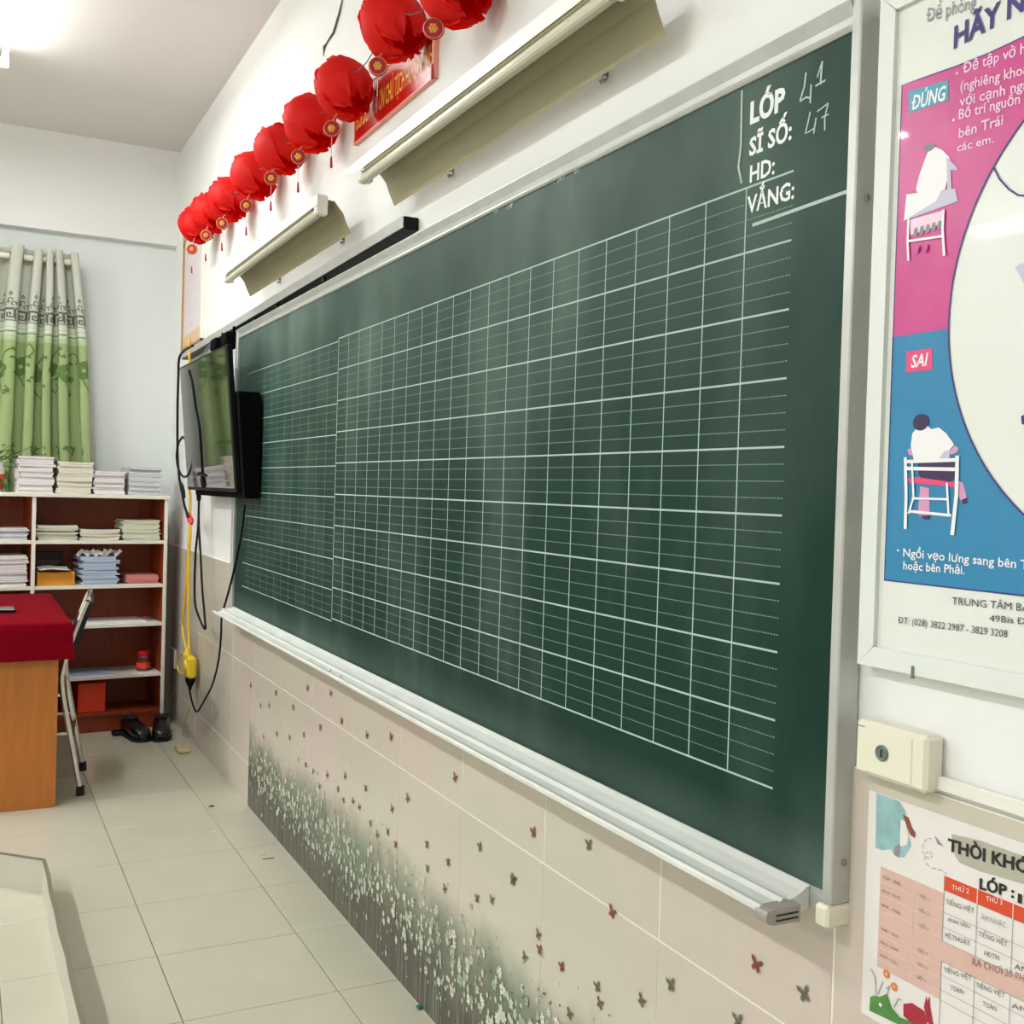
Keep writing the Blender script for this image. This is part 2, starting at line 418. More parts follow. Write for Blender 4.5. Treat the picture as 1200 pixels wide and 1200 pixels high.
def board_mat():
    """dark green enamel with wiped chalk dust"""
    m = bpy.data.materials.new('green_board'); m.use_nodes = True
    nt = m.node_tree; b = nt.nodes['Principled BSDF']; N = nt.nodes.new; L = nt.links.new
    g = N('ShaderNodeNewGeometry')
    mp = N('ShaderNodeMapping'); mp.inputs['Scale'].default_value = (1, 2.2, 1.0); L(g.outputs['Position'], mp.inputs[0])
    n1 = N('ShaderNodeTexNoise'); n1.inputs['Scale'].default_value = 1.6; n1.inputs['Detail'].default_value = 6; L(mp.outputs[0], n1.inputs[0])
    n2 = N('ShaderNodeTexNoise'); n2.inputs['Scale'].default_value = 2.2; n2.inputs['Detail'].default_value = 3; L(g.outputs['Position'], n2.inputs[0])
    sep = N('ShaderNodeSeparateXYZ'); L(g.outputs['Position'], sep.inputs[0])
    # greyer towards the top and the far end; dust just above the tray
    r1 = N('ShaderNodeMapRange'); r1.inputs[1].default_value = 1.35; r1.inputs[2].default_value = 1.95; r1.inputs[3].default_value = 0.0; r1.inputs[4].default_value = 0.30; L(sep.outputs[2], r1.inputs[0])
    r2 = N('ShaderNodeMapRange'); r2.inputs[1].default_value = 0.90; r2.inputs[2].default_value = 0.82; r2.inputs[3].default_value = 0.0; r2.inputs[4].default_value = 0.22; L(sep.outputs[2], r2.inputs[0])
    ry = N('ShaderNodeMapRange'); ry.inputs[1].default_value = 1.9; ry.inputs[2].default_value = 4.4; ry.inputs[3].default_value = 0.0; ry.inputs[4].default_value = 0.08; L(sep.outputs[1], ry.inputs[0])
    mr = N('ShaderNodeMapRange'); mr.inputs[1].default_value = 0.47; mr.inputs[2].default_value = 0.75; mr.inputs[3].default_value = 0.02; mr.inputs[4].default_value = 0.30; L(n1.outputs['Fac'], mr.inputs[0])
    mrb = N('ShaderNodeMapRange'); mrb.inputs[1].default_value = 0.3; mrb.inputs[2].default_value = 0.7; mrb.inputs[3].default_value = 0.5; mrb.inputs[4].default_value = 1.3; L(n2.outputs['Fac'], mrb.inputs[0])
    a1 = N('ShaderNodeMath'); a1.operation = 'ADD'; L(r1.outputs[0], a1.inputs[0]); L(mr.outputs[0], a1.inputs[1])
    a2 = N('ShaderNodeMath'); a2.operation = 'ADD'; L(a1.outputs[0], a2.inputs[0]); L(r2.outputs[0], a2.inputs[1])
    a2b = N('ShaderNodeMath'); a2b.operation = 'ADD'; L(a2.outputs[0], a2b.inputs[0]); L(ry.outputs[0], a2b.inputs[1])
    a3 = N('ShaderNodeMath'); a3.operation = 'MULTIPLY'; a3.use_clamp = True; L(a2b.outputs[0], a3.inputs[0]); L(mrb.outputs[0], a3.inputs[1])
    mx = N('ShaderNodeMix'); mx.data_type = 'RGBA'; mx.inputs[6].default_value = srgb(6, 46, 36); mx.inputs[7].default_value = srgb(112, 132, 122)
    L(a3.outputs[0], mx.inputs[0]); L(mx.outputs[2], b.inputs['Base Color'])
    b.inputs['Roughness'].default_value = 0.5; b.inputs['Specular IOR Level'].default_value = 0.16
    return m
M['board'] = board_mat()

def wall_tile_mat():
    """beige glazed tile; the bottom rows carry a printed flower-meadow background"""
    m = bpy.data.materials.new('wall_tile_glaze'); m.use_nodes = True
    nt = m.node_tree; b = nt.nodes['Principled BSDF']; N = nt.nodes.new; L = nt.links.new
    g = N('ShaderNodeNewGeometry'); sep = N('ShaderNodeSeparateXYZ'); L(g.outputs['Position'], sep.inputs[0])
    n0 = N('ShaderNodeTexNoise'); n0.inputs['Scale'].default_value = 1.4; L(g.outputs['Position'], n0.inputs[0])
    base = N('ShaderNodeMix'); base.data_type = 'RGBA'; base.inputs[6].default_value = srgb(202, 195, 179); base.inputs[7].default_value = srgb(206, 193, 182)
    mb = N('ShaderNodeMapRange'); mb.inputs[1].default_value = 0.42; mb.inputs[2].default_value = 0.6; L(n0.outputs['Fac'], mb.inputs[0]); L(mb.outputs[0], base.inputs[0])
    # meadow height with a noisy edge
    n1 = N('ShaderNodeTexNoise'); n1.inputs['Scale'].default_value = 5.0; n1.inputs['Detail'].default_value = 5; L(g.outputs['Position'], n1.inputs[0])
    ma = N('ShaderNodeMath'); ma.operation = 'MULTIPLY_ADD'; ma.inputs[1].default_value = 0.24; ma.inputs[2].default_value = -0.12; L(n1.outputs['Fac'], ma.inputs[0])
    z = N('ShaderNodeMath'); z.operation = 'ADD'; L(sep.outputs[2], z.inputs[0]); L(ma.outputs[0], z.inputs[1])
    s1 = N('ShaderNodeMapRange'); s1.interpolation_type = 'SMOOTHSTEP'; s1.inputs[1].default_value = 0.38; s1.inputs[2].default_value = 0.22; s1.inputs[4].default_value = 0.9; L(z.outputs[0], s1.inputs[0])
    s2 = N('ShaderNodeMapRange'); s2.interpolation_type = 'SMOOTHSTEP'; s2.inputs[1].default_value = 0.24; s2.inputs[2].default_value = 0.10; L(z.outputs[0], s2.inputs[0])
    edge = N('ShaderNodeMath'); edge.operation = 'LESS_THAN'; edge.inputs[1].default_value = 4.452; L(sep.outputs[1], edge.inputs[0])
    # stems
    mp = N('ShaderNodeMapping'); mp.inputs['Scale'].default_value = (1, 90.0, 2.5); L(g.outputs['Position'], mp.inputs[0])
    n2 = N('ShaderNodeTexNoise'); n2.inputs['Scale'].default_value = 1.0; n2.inputs['Detail'].default_value = 2; L(mp.outputs[0], n2.inputs[0])
    st = N('ShaderNodeMapRange'); st.inputs[1].default_value = 0.55; st.inputs[2].default_value = 0.70; st.inputs[4].default_value = 0.55; L(n2.outputs['Fac'], st.inputs[0])
    n3 = N('ShaderNodeTexNoise'); n3.inputs['Scale'].default_value = 3.2; L(g.outputs['Position'], n3.inputs[0])
    grn = N('ShaderNodeMix'); grn.data_type = 'RGBA'; grn.inputs[6].default_value = srgb(100, 108, 88); grn.inputs[7].default_value = srgb(100, 122, 102)
    mg = N('ShaderNodeMapRange'); mg.inputs[1].default_value = 0.48; mg.inputs[2].default_value = 0.62; L(n3.outputs['Fac'], mg.inputs[0]); L(mg.outputs[0], grn.inputs[0])
    drk = N('ShaderNodeMix'); drk.data_type = 'RGBA'; drk.inputs[6].default_value = srgb(38, 36, 28); drk.inputs[7].default_value = srgb(104, 98, 82); L(st.outputs[0], drk.inputs[0])
    c1 = N('ShaderNodeMix'); c1.data_type = 'RGBA'; L(s2.outputs[0], c1.inputs[0]); L(grn.outputs[2], c1.inputs[6]); L(drk.outputs[2], c1.inputs[7])
    fac = N('ShaderNodeMath'); fac.operation = 'MULTIPLY'; L(s1.outputs[0], fac.inputs[0]); L(edge.outputs[0], fac.inputs[1])
    c2 = N('ShaderNodeMix'); c2.data_type = 'RGBA'; L(fac.outputs[0], c2.inputs[0]); L(base.outputs[2], c2.inputs[6]); L(c1.outputs[2], c2.inputs[7])
    L(c2.outputs[2], b.inputs['Base Color'])
    b.inputs['Roughness'].default_value = 0.3; b.inputs['Specular IOR Level'].default_value = 0.35
    return m
M['tile_w'] = wall_tile_mat()
M['flower_a'] = mat('flower_print_pale', srgb(196, 200, 180), 0.4)
M['flower_b'] = mat('flower_print_green', srgb(158, 176, 154), 0.4)
M['flower_c'] = mat('flower_print_white', srgb(216, 216, 200), 0.4)
M['seed_dark'] = mat('seed_print_dark', srgb(84, 86, 72), 0.4)
M['fly_red'] = mat('butterfly_red', srgb(134, 56, 54), 0.4)
M['fly_grey'] = mat('butterfly_grey', srgb(104, 102, 84), 0.4)
M['fly_brown'] = mat('butterfly_brown', srgb(112, 84, 64), 0.4)

def curtain_mat():
    m = bpy.data.materials.new('curtain_cloth'); m.use_nodes = True
    nt = m.node_tree; b = nt.nodes['Principled BSDF']; N = nt.nodes.new; L = nt.links.new
    g = N('ShaderNodeTexCoord'); sep = N('ShaderNodeSeparateXYZ'); L(g.outputs['Object'], sep.inputs[0])
    r = N('ShaderNodeValToRGB'); mr = N('ShaderNodeMapRange'); mr.inputs[1].default_value = 1.0; mr.inputs[2].default_value = 2.7; L(sep.outputs[2], mr.inputs[0]); L(mr.outputs[0], r.inputs[0])
    r.color_ramp.interpolation = 'CONSTANT'
    f = lambda z: (z - 1.0) / 1.7
    el = r.color_ramp.elements; el[0].position = 0; el[0].color = srgb(162, 182, 124)
    el[1].position = f(2.10); el[1].color = srgb(188, 206, 160)
    for zz, c in ((2.125, srgb(206, 218, 192)), (2.14, srgb(198, 210, 180)), (2.152, srgb(222, 228, 212)), (2.165, srgb(196, 210, 180)), (2.172, srgb(216, 224, 204)), (2.20, srgb(206, 208, 194))):
        e = el.new(f(zz)); e.color = c
    L(r.outputs[0], b.inputs['Base Color']); b.inputs['Roughness'].default_value = 0.8
    tr = N('ShaderNodeBsdfTranslucent'); L(r.outputs[0], tr.inputs[0])
    mx = N('ShaderNodeMixShader'); mx.inputs[0].default_value = 0.15; out = nt.nodes['Material Output']
    L(b.outputs[0], mx.inputs[1]); L(tr.outputs[0], mx.inputs[2]); L(mx.outputs[0], out.inputs[0])
    return m
M['curtain'] = curtain_mat()
M['emb_dark'] = mat('embroidery_dark', srgb(92, 100, 78), 0.8)
M['emb_green'] = mat('embroidery_green', srgb(92, 122, 58), 0.8)
M['emb_light'] = mat('embroidery_light', srgb(226, 232, 214), 0.8)
M['tube_on'] = mat('lit_tube', (1, 1, 1, 1), 0.3, emit=((1.0, 0.985, 0.96, 1), 26.0))

# ================================================================ SETTING
RX0, RY0, RY1 = -5.8, -2.4, 6.56
def structure(name, mb, m): 
    o = mb.build(name, m); o['kind'] = 'structure'; return o

floor = structure('floor', MB().box(RX0, 0.02, RY0, RY1, -0.12, -0.006), M['grout_f'])
structure('ceiling', MB().box(RX0 - .1, 0.12, RY0 - .1, RY1 + .1, CEIL_Z, CEIL_Z + 0.12), M['ceiling'])
wall_r = structure('wall_right', MB().box(0.0, 0.14, RY0 - .1, RY1 + .1, -0.1, CEIL_Z), M['wall'])
structure('wall_back', MB().box(RX0, 0.0, 6.56, 6.68, -0.1, CEIL_Z), M['wall_far'])
structure('trim_1', MB().box(RX0, 0.0, 6.50, 6.56, 2.742, CEIL_Z), M['wall'])
structure('wall_left', MB().box(RX0 - .12, RX0, RY0 - .1, RY1 + .1, -0.1, CEIL_Z), M['wall'])
structure('wall_front', MB().box(RX0, 0.0, RY0 - .12, RY0, -0.1, CEIL_Z), M['wall'])

# floor tiles, 40 cm with dark joints
FX = [-0.172 - 0.4055 * k for k in range(14)]
FY = [2.713 + 0.4085 * k for k in range(-13, 10)]
fxb = [-0.0] + FX; fyb = FY + [RY1]
def floor_tile_mb(w, d):
    g = 0.0012; e = 0.002; hw, hd = w / 2 - g, d / 2 - g
    vs = [(-hw, -hd, -.006), (hw, -hd, -.006), (hw, hd, -.006), (-hw, hd, -.006),
          (-hw, -hd, -.001), (hw, -hd, -.001), (hw, hd, -.001), (-hw, hd, -.001),
          (-hw + e, -hd + e, 0), (hw - e, -hd + e, 0), (hw - e, hd - e, 0), (-hw + e, hd - e, 0)]
    fs = [(8, 9, 10, 11)] + [(i, (i + 1) % 4, 4 + (i + 1) % 4, 4 + i) for i in range(4)] + [(4 + i, 4 + (i + 1) % 4, 8 + (i + 1) % 4, 8 + i) for i in range(4)]
    return vs, fs
_tm = {}
rest = MB()
for i in range(len(fxb) - 1):
    x1, x0 = fxb[i], fxb[i + 1]
    for j in range(len(fyb) - 1):
        y0, y1 = fyb[j], fyb[j + 1]
        if y0 >= RY1 - .01: continue
        y1 = min(y1, RY1)
        vs, fs = floor_tile_mb(x1 - x0, y1 - y0)
        cx, cy = (x0 + x1) / 2, (y0 + y1) / 2
        if cx > -1.5 and cy > 2.2:
            k = (round(x1 - x0, 3), round(y1 - y0, 3))
            if k not in _tm:
                me = bpy.data.meshes.new('floor_tile'); me.from_pydata(vs, [], fs); me.materials.append(M['tile_f']); _tm[k] = me
            o = bpy.data.objects.new('floor_tile', _tm[k]); COL.objects.link(o); o.parent = floor; o.location = (cx, cy, 0)
        else:
            rest.add([(v[0] + cx, v[1] + cy, v[2]) for v in vs], fs)
o = rest.build('floor_tiles', M['tile_f'], floor); o['kind'] = 'stuff'

# wall tiles on the board wall: joints every 41 cm, three courses up to the wainscot top
TY = [1.0885 + 0.4115 * k for k in range(-9, 14)]
TZ = [0.0, 0.175, 0.583, 0.992]
_tm2 = {}
rest = MB()
def wall_tile_mb(w, h, gy=.0018):
    g = 0.0015; e = 0.0005; T = 0.0044; a, c = w / 2 - gy, h / 2 - g
    vs = [(0, -a, -c), (0, a, -c), (0, a, c), (0, -a, c), (-T + .001, -a, -c), (-T + .001, a, -c), (-T + .001, a, c), (-T + .001, -a, c),
          (-T, -a + e, -c + e), (-T, a - e, -c + e), (-T, a - e, c - e), (-T, -a + e, c - e)]
    fs = [(11, 10, 9, 8)] + [(4 + i, 4 + (i + 1) % 4, (i + 1) % 4, i) for i in range(4)] + [(8 + i, 8 + (i + 1) % 4, 4 + (i + 1) % 4, 4 + i) for i in range(4)]
    return vs, fs
structure('trim_2', MB().box(-0.0052, 0.0, RY0, RY1, 0.0, 0.992), M['grout_w'])
for j in range(len(TY)):
    y0 = TY[j]; y1 = TY[j + 1] if j + 1 < len(TY) else RY1
    if y0 >= RY1: continue
    y1 = min(y1, RY1)
    for k in range(3):
        a0, a1, c0_, c1_, gg = y0, y1, TZ[k], TZ[k + 1], .0018
        if k < 2 and y1 < 4.5:                       # the printed meadow panels are one tall tile each, butted tight
            if k == 0: continue
            c0_ = 0.0; gg = .0005
            if y1 > 4.3: a1 = 4.452
        elif k < 2 and y0 < 4.45: a0 = 4.452
        vs, fs = wall_tile_mb(a1 - a0, c1_ - c0_, gg); cy, cz = (a0 + a1) / 2, (c0_ + c1_) / 2
        if 0.2 < cy:
            key = (round(a1 - a0, 3), round(c1_ - c0_, 3))
            if key not in _tm2:
                me = bpy.data.meshes.new('wall_tile'); me.from_pydata(vs, [], fs); me.materials.append(M['tile_w']); _tm2[key] = me
            o = bpy.data.objects.new('wall_tile', _tm2[key]); COL.objects.link(o); o.parent = wall_r; o.location = (-0.0016, cy, cz)
        else: rest.add([(v[0] - .0016, v[1] + cy, v[2] + cz) for v in vs], fs)
o = rest.build('wall_tiles', M['tile_w'], wall_r); o['kind'] = 'stuff'
TXW = -0.0062   # face of the tiles

# printed meadow flowers, seeds and butterflies on the glaze
rng = random.Random(3)
fl = Print(TXW)
def flower(cy, cz, r, m, layer):
    n = rng.choice((5, 6, 8)); a0 = rng.random() * 6.28; N_ = n * 4; sx = rng.uniform(.6, 1.0)
    fl.poly([(cy + sx * r * (.50 + .50 * abs(math.cos(n * (t - a0) / 2))) * math.cos(t), cz + r * (.50 + .50 * abs(math.cos(n * (t - a0) / 2))) * math.sin(t)) for t in [2 * PI * k / N_ for k in range(N_)]], m, layer)
    if r > .012: fl.disc((cy, cz), r * .16, M['seed_dark'] if rng.random() < .5 else M['flower_b'], layer + .12, 6)
for i in range(1500):
    cy = rng.uniform(0.4, 4.43)
    cz = min(max(rng.gauss(0.195, 0.066), 0.03), 0.40)
    m = rng.choice((M['flower_a'], M['flower_b'], M['flower_c'], M['flower_a']))
    r = rng.choice((.005, .007, .009, .012, .016)) * rng.uniform(.8, 1.1) * (1.0 if cz > .1 else .6)
    flower(cy, cz, r, m, 1 + (i % 30) * .24)
for i in range(380):
    cy = rng.uniform(0.4, 4.43); cz = rng.gauss(0.27, 0.06)
    if cz < .05 or cz > .46: continue
    fl.disc((cy, cz), rng.uniform(.0014, .0028), M['seed_dark'], 8.4 + (i % 12) * .1, 6, ry=rng.uniform(.002, .004))
for i in range(260):
    cy = rng.uniform(0.4, 4.43); h = rng.uniform(.05, .16)
    fl.line([(cy, .004), (cy + rng.uniform(-.004, .004), h)], .0014, M['flower_b'], 1)
o = fl.build('printed_flowers', wall_r); o['kind'] = 'stuff'
bf = Print(TXW)
BF = [(4.4408,0.5111),(4.0372,0.5521),(3.6215,0.6445),(3.3576,0.6745),(4.2668,0.4604),(4.1339,0.4859),(3.7938,0.5441),(3.4617,0.5399),(3.2393,0.6078),(3,0.6142),(2.8008,0.6519),(4.0099,0.3993),(3.8319,0.4252),(3.6513,0.4726),(4.2099,0.3458),(3.529,0.3747),(3.3739,0.4009),(3.1915,0.4421),(3.258,0.384),(3.4542,0.342),(2.9979,0.4542),(3.1099,0.3851),(3.051,0.3846),(2.6654,0.5143),(2.7791,0.4539),(2.3608,0.6479),(3.1993,0.3634),(2.9481,0.3643),(2.8907,0.3479),(2.8073,0.3811),(2.7438,0.3643),(2.5239,0.4324),(2.3871,0.4307),(2.2105,0.5241),(1.9556,0.634),(2.0389,0.5063),(2.4047,0.3585),(2.5156,0.3721),(2.2175,0.4003),(2.1409,0.4242),(3.6182,0.3745),(1.7336,0.6762),(2.0427,0.502),(1.6452,0.5783),(1.9215,0.4293),(1.8215,0.4031),(1.9139,0.4008),(1.6877,0.4203),(1.5424,0.4585),(1.4573,0.523),(1.2446,0.6451),(1.1412,0.6454),(1.7864,0.3239),(1.282,0.5415),(1.6771,0.3935),(1.978,0.3597)]
RED = {25, 30, 32, 34, 43, 45, 46, 50, 8}
for i, (cy, cz) in enumerate(BF):
    m = M['fly_red'] if i in RED else (M['fly_grey'] if i % 2 else M['fly_brown'])
    s = 0.0125 if cz > .5 else 0.0115
    if cz < .3: s = .010
    a = rng.uniform(-.5, .5); ca, sa = math.cos(a), math.sin(a)
    def P(u, v): return (cy + (u * ca - v * sa) * s, cz + (u * sa + v * ca) * s)
    for sg in (1, -1):
        bf.poly([P(0, .1), P(sg * .35, .75), P(sg * .95, 1.05), P(sg * .9, .45), P(sg * .3, 0)], m, 10)
        bf.poly([P(0, .05), P(sg * .45, 0), P(sg * .75, -.45), P(sg * .4, -.85), P(sg * .1, -.35)], m, 10.6)
    bf.poly([P(-.08, .5), P(.08, .5), P(.08, -.6), P(-.08, -.6)], M['seed_dark'], 11.4)
o = bf.build('printed_butterflies', wall_r); o['kind'] = 'stuff'

# cracked paint / loose hairline wire mark above the lanterns
o = MB().tube([(-0.004,3.4252,2.985),(-0.004,3.4664,2.9393),(-0.004,3.5272,2.8938),(-0.004,3.6029,2.8866),(-0.004,3.632,2.8824),(-0.004,3.6393,2.8525)], .0035, 5, rs=[.002, .0035, .004, .0025, .005, .001]).build('loose_wire', M['string'])
props(o, 'short loose grey wire hanging on the white wall above the lantern row', 'wire')

# ================================================================ BLACKBOARD
BX = -0.030; Z0 = 0.817; Z1 = 1.990; YN = 1.081; YF = 4.690
bb = thing('blackboard', 'long dark green ruled chalkboard in an aluminium frame on the right wall', 'blackboard', (0, 2.9, 0.8))
MB().box(BX, -0.006, YN - .01, YF + .02, Z0 - .02, Z1 + .02).build('writing_surface', M['board'], bb)
def frame_piece(prof, axis, a0, a1):
    o = MB().prism(prof, axis, a0, a1).build('frame_rail', M['alu'], bb); return o
frame_piece([(-.006, Z1 + .038), (-.044, Z1 + .038), (-.0445, Z1 + .035), (-.036, Z1 + .018), (-.0345, Z1 + .009), (-.036, Z1 + .004), (-.033, Z1), (-.006, Z1)], 1, 1.079, YF + .03)
frame_piece([(-.006, Z0 - .028), (-.036, Z0 - .028), (-.0385, Z0 - .004), (-.0305, Z0), (-.006, Z0)], 1, 1.079, YF + .03)
MB().bbox(-.040, -.001, 1.0635, YN, Z0 - .012, Z1 + .040, .002).build('frame_stile', M['alu'], bb)['label'] = 'near aluminium stile with a bright front face'
MB().bbox(-.042, -.001, YF, YF + .04, Z0 - .02, Z1 + .040, .003).build('frame_stile', M['alu'], bb)
for (zz, yy) in ((0.862, 1.0628), (1.762, 1.0628)):
    MB().lathe([(0, 0), (.0048, 0), (.004, .0016), (.0015, .0018), (0, .001)], (-.0175, yy, zz), 12, M=Matrix.Rotation(PI / 2, 3, 'X')).build('screw', M['steel'], bb)
# tray
prof = [(-.0385, Z0+.003),(-.050, Z0-.004),(-.066, Z0-.011),(-.074, Z0-.013),(-.079, Z0-.0095),(-.085, Z0-.009),(-.092, Z0-.0145),(-.106, Z0-.018),(-.115, Z0-.0165),(-.120, Z0-.012),(-.124, Z0-.012),(-.127, Z0-.015),(-.127, Z0-.021),(-.120, Z0-.025),(-.05, Z0-.034),(-.0385, Z0-.028)]
tray = MB().prism(prof, 1, 1.106, 4.66).build('chalk_tray', M['alu_bright'], bb)
cap = [(-.070, Z0 - .013), (-.120, Z0 - .0135), (-.127, Z0 - .0155), (-.1295, Z0 - .020), (-.1295, Z0 - .026), (-.126, Z0 - .032), (-.118, Z0 - .035), (-.070, Z0 - .036)]
c = MB().prism(cap, 1, 1.088, 1.112)
c.build('end_cap', mat('end_cap_grey', srgb(160, 154, 148), .45), tray)
c = MB(); c.box(-.112, -.074, 1.0872, 1.089, Z0 - .0235, Z0 - .0212); c.box(-.112, -.074, 1.0872, 1.089, Z0 - .0305, Z0 - .0282)
c.build('end_slot', M['dark'], tray)
MB().bbox(-.047, -.001, 1.0615, 1.087, Z0 - .043, Z0 - .0125, .004).build('corner_cap', M['cream_plastic'], bb)['label'] = 'cream plastic cap at the lower near corner'
MB().bbox(-.075, -.001, YF + .002, YF + .05, Z0 - .045, Z0 - .012, .004).build('corner_cap', M['cream_plastic'], bb)
# chalk dust heaps on the tray
# ruled grid
gr = Print(BX); GZ = 0.930
def hseg(y0, y1, z, w, m, L=1): gr.poly([(y0, z - w / 2), (y1, z - w / 2), (y1, z + w / 2), (y0, z + w / 2)], m, L)
def vseg(y, z0, z1, w, m, L=1.4): gr.poly([(y - w / 2, z0), (y + w / 2, z0), (y + w / 2, z1), (y - w / 2, z1)], m, L)
for i in range(10): hseg(1.196, 3.302, GZ + .1 * i, .0032, M['grid'])
for c in range(21): vseg(1.300 + .1 * c, GZ, GZ + .9, .0026 if c < 20 else .0036, M['grid'])
for i in range(9):
    for k in (1, 2, 3):
        z = GZ + .1 * i + .025 * k; y = 1.196
        while y < 3.30:
            hseg(y, y + .0042, z, .0017, M['grid_faint'], .6); y += .0064
for i in range(10): hseg(3.302, 4.545 if i in (0, 1, 2, 3, 8, 9) else 4.545, GZ - .009 + .1 * i, .0028, M['grid'])
for c in range(1, 12): vseg(3.306 + .1035 * c, GZ - .009, GZ + .891, .0020, M['grid_faint'])
for i in range(9):
    for k in (1, 2, 3):
        hseg(3.31, 4.50, GZ - .009 + .1 * i + .025 * k, .0009, M['grid_faint'], .6)
gr.build('ruled_grid', bb)['kind'] = 'stuff'
# painted words
lt = Print(BX)
W = M['letter_white']
lt.text('LỚP', (1.297, 1.927), .078, .0335, W, 2, bold=.042)
lt.text('SĨ SỐ:', (1.2965, 1.878), .094, .0275, W, 2, bold=.03)
lt.text('HD:', (1.293, 1.8365), .056, .0265, W, 2, bold=.022)
lt.text('VẮNG:', (1.297, 1.790), .104, .0265, W, 2, bold=.022)
lt.build('painted_words', bb)
def chalk(name, paths, label=None):
    p_ = Print(BX)
    for i_, (pts, w, m) in enumerate(paths): p_.line(pts, w, m, 3 + i_ * .3)
    o_ = p_.build(name, bb)
    if label: o_['label'] = label
chalk('chalk_line', [([(1.3185, 1.985), (1.3175, 1.94), (1.3165, 1.90), (1.321, 1.868), (1.312, 1.84)], .0042, M['chalk'])])
chalk('chalk_line', [([(1.283, 1.7695), (1.22, 1.771), (1.14, 1.773), (1.082, 1.7745)], .0052, M['chalk'])])
A = [(1.1765,1.9648),(1.179,1.945),(1.1869,1.928),(1.1869,1.9268),(1.1748,1.929),(1.1642,1.9245),(1.1651,1.9441),(1.1656,1.9177)]
chalk('chalk_digit', [(A[0:3], .0034, M['chalk']), (A[3:6], .0028, M['chalk']), (A[6:8], .0030, M['chalk'])], 'chalk digit 4 after the class heading')
A = [(1.1535,1.9499),(1.1444,1.9695),(1.1462,1.9379),(1.1564,1.9388),(1.1364,1.9406)]
chalk('chalk_digit', [(A[0:2], .0026, M['chalk']), (A[1:3], .0038, M['chalk']), (A[3:5], .0030, M['chalk'])], 'small raised chalk digit 1')
A = [(1.165,1.9055),(1.1694,1.8899),(1.1739,1.8767),(1.1705,1.8769),(1.1552,1.8797),(1.1525,1.8933),(1.1565,1.8717),(1.1512,1.9013),(1.1298,1.9066),(1.1355,1.8882),(1.1346,1.8702),(1.1423,1.8903),(1.1274,1.8905)]
chalk('chalk_digit', [(A[0:3], .0028, M['chalk']), (A[3:5], .0022, M['chalk']), (A[5:7], .0028, M['chalk'])], 'faint chalk digit 4')
chalk('chalk_digit', [(A[7:9], .0022, M['chalk']), (A[8:11], .0028, M['chalk']), (A[11:13], .002, M['chalk'])], 'faint chalk digit 7')
rr = random.Random(5)
for (yy, zz) in [(1.7647,1.9878),(1.883,1.986),(1.8191,1.9869),(2.1735,1.9827),(2.1098,1.9819)]:
    ps = []
    for q in range(5):
        a = yy + rr.uniform(-.012, .012); b2 = zz + rr.uniform(-.004, .004)
        ps.append(([(a, b2), (a - .006, b2 + .008)], .003, M['chalk']))
    chalk('chalk_smudge', ps)

# ================================================================ framed posture poster (near, right)
PX = -0.021
pp = thing('framed_poster', 'large white framed school poster about sitting posture, magenta and blue, right of the chalkboard', 'poster', (0, .70, 1.137))
PY0, PY1, PZ0, PZ1 = 0.345, 1.044, 1.137, 2.020
MB().box(-.017, -.004, PY0 + .01, PY1 - .01, PZ0 + .01, PZ1 - .01).build('backing_board', M['frame_white'], pp)
def mitre(y0, y1, z0, z1, side):
    w = .027
    A = {'l': [(y1, z0), (y1, z1), (y1 - w, z1 - w), (y1 - w, z0 + w)], 'r': [(y0, z0), (y0, z1), (y0 + w, z1 - w), (y0 + w, z0 + w)],
         'b': [(y0, z0), (y1, z0), (y1 - w, z0 + w), (y0 + w, z0 + w)], 't': [(y0, z1), (y1, z1), (y1 - w, z1 - w), (y0 + w, z1 - w)]}[side]
    c = (sum(p[0] for p in A) / 4, sum(p[1] for p in A) / 4)
    A = [(p[0] + (.0004 if p[0] < c[0] else -.0004), p[1] + (.0004 if p[1] < c[1] else -.0004)) for p in A]
    return MB().prism(A, 0, -.0265, -.002)
for s_ in 'lrbt': mitre(PY0, PY1, PZ0, PZ1, s_).build('frame_side', M['frame_white'], pp)
MB().bbox(-.030, -.024, .948, .9515, PZ0 - .004, PZ0 + .012, .001).build('clip', M['steel'], pp)
MB().box(-.0195, -.017, PY0 + .026, PY1 - .026, PZ0 + .026, PZ1 - .026).build('poster_sheet', M['poster_white'], pp)
pr = Print(-.0200)
# circle through three measured points of the white disc
def circ(a, b, c):
    (x1, y1), (x2, y2), (x3, y3) = a, b, c
    d = 2 * (x1 * (y2 - y3) + x2 * (y3 - y1) + x3 * (y1 - y2))
    ux = ((x1**2 + y1**2) * (y2 - y3) + (x2**2 + y2**2) * (y3 - y1) + (x3**2 + y3**2) * (y1 - y2)) / d
    uy = ((x1**2 + y1**2) * (x3 - x2) + (x2**2 + y2**2) * (x1 - x3) + (x3**2 + y3**2) * (x2 - x1)) / d
    return (ux, uy), math.hypot(x1 - ux, y1 - uy)
CA = [(0.8632,1.752),(0.9198,1.5709),(0.8351,1.3698)]
(CY, CZ), CR = circ(*CA)
CY = max(CY, PY0 + .12)
TOPC = [(1.0123,1.8941),(0.9762,1.8921),(0.9238,1.8893),(0.875,1.8888),(0.8295,1.8912)]
LEFT = [(1.0123,1.8941),(1.0087,1.5687),(1.0027,1.2521)]
zsplit = LEFT[1][1]; zbot = LEFT[2][1]
yl = (LEFT[0][0] + LEFT[2][0]) / 2
arc = lambda z0, z1, n=16: [(CY + math.sqrt(max(0, CR**2 - (z - CZ)**2)), z) for z in [z0 + (z1 - z0) * k / n for k in range(n + 1)]]
ytop_r = TOPC[-1][0]; ztop_r = TOPC[-1][1]
zt_arc = min(CZ + CR * .995, 1.86)
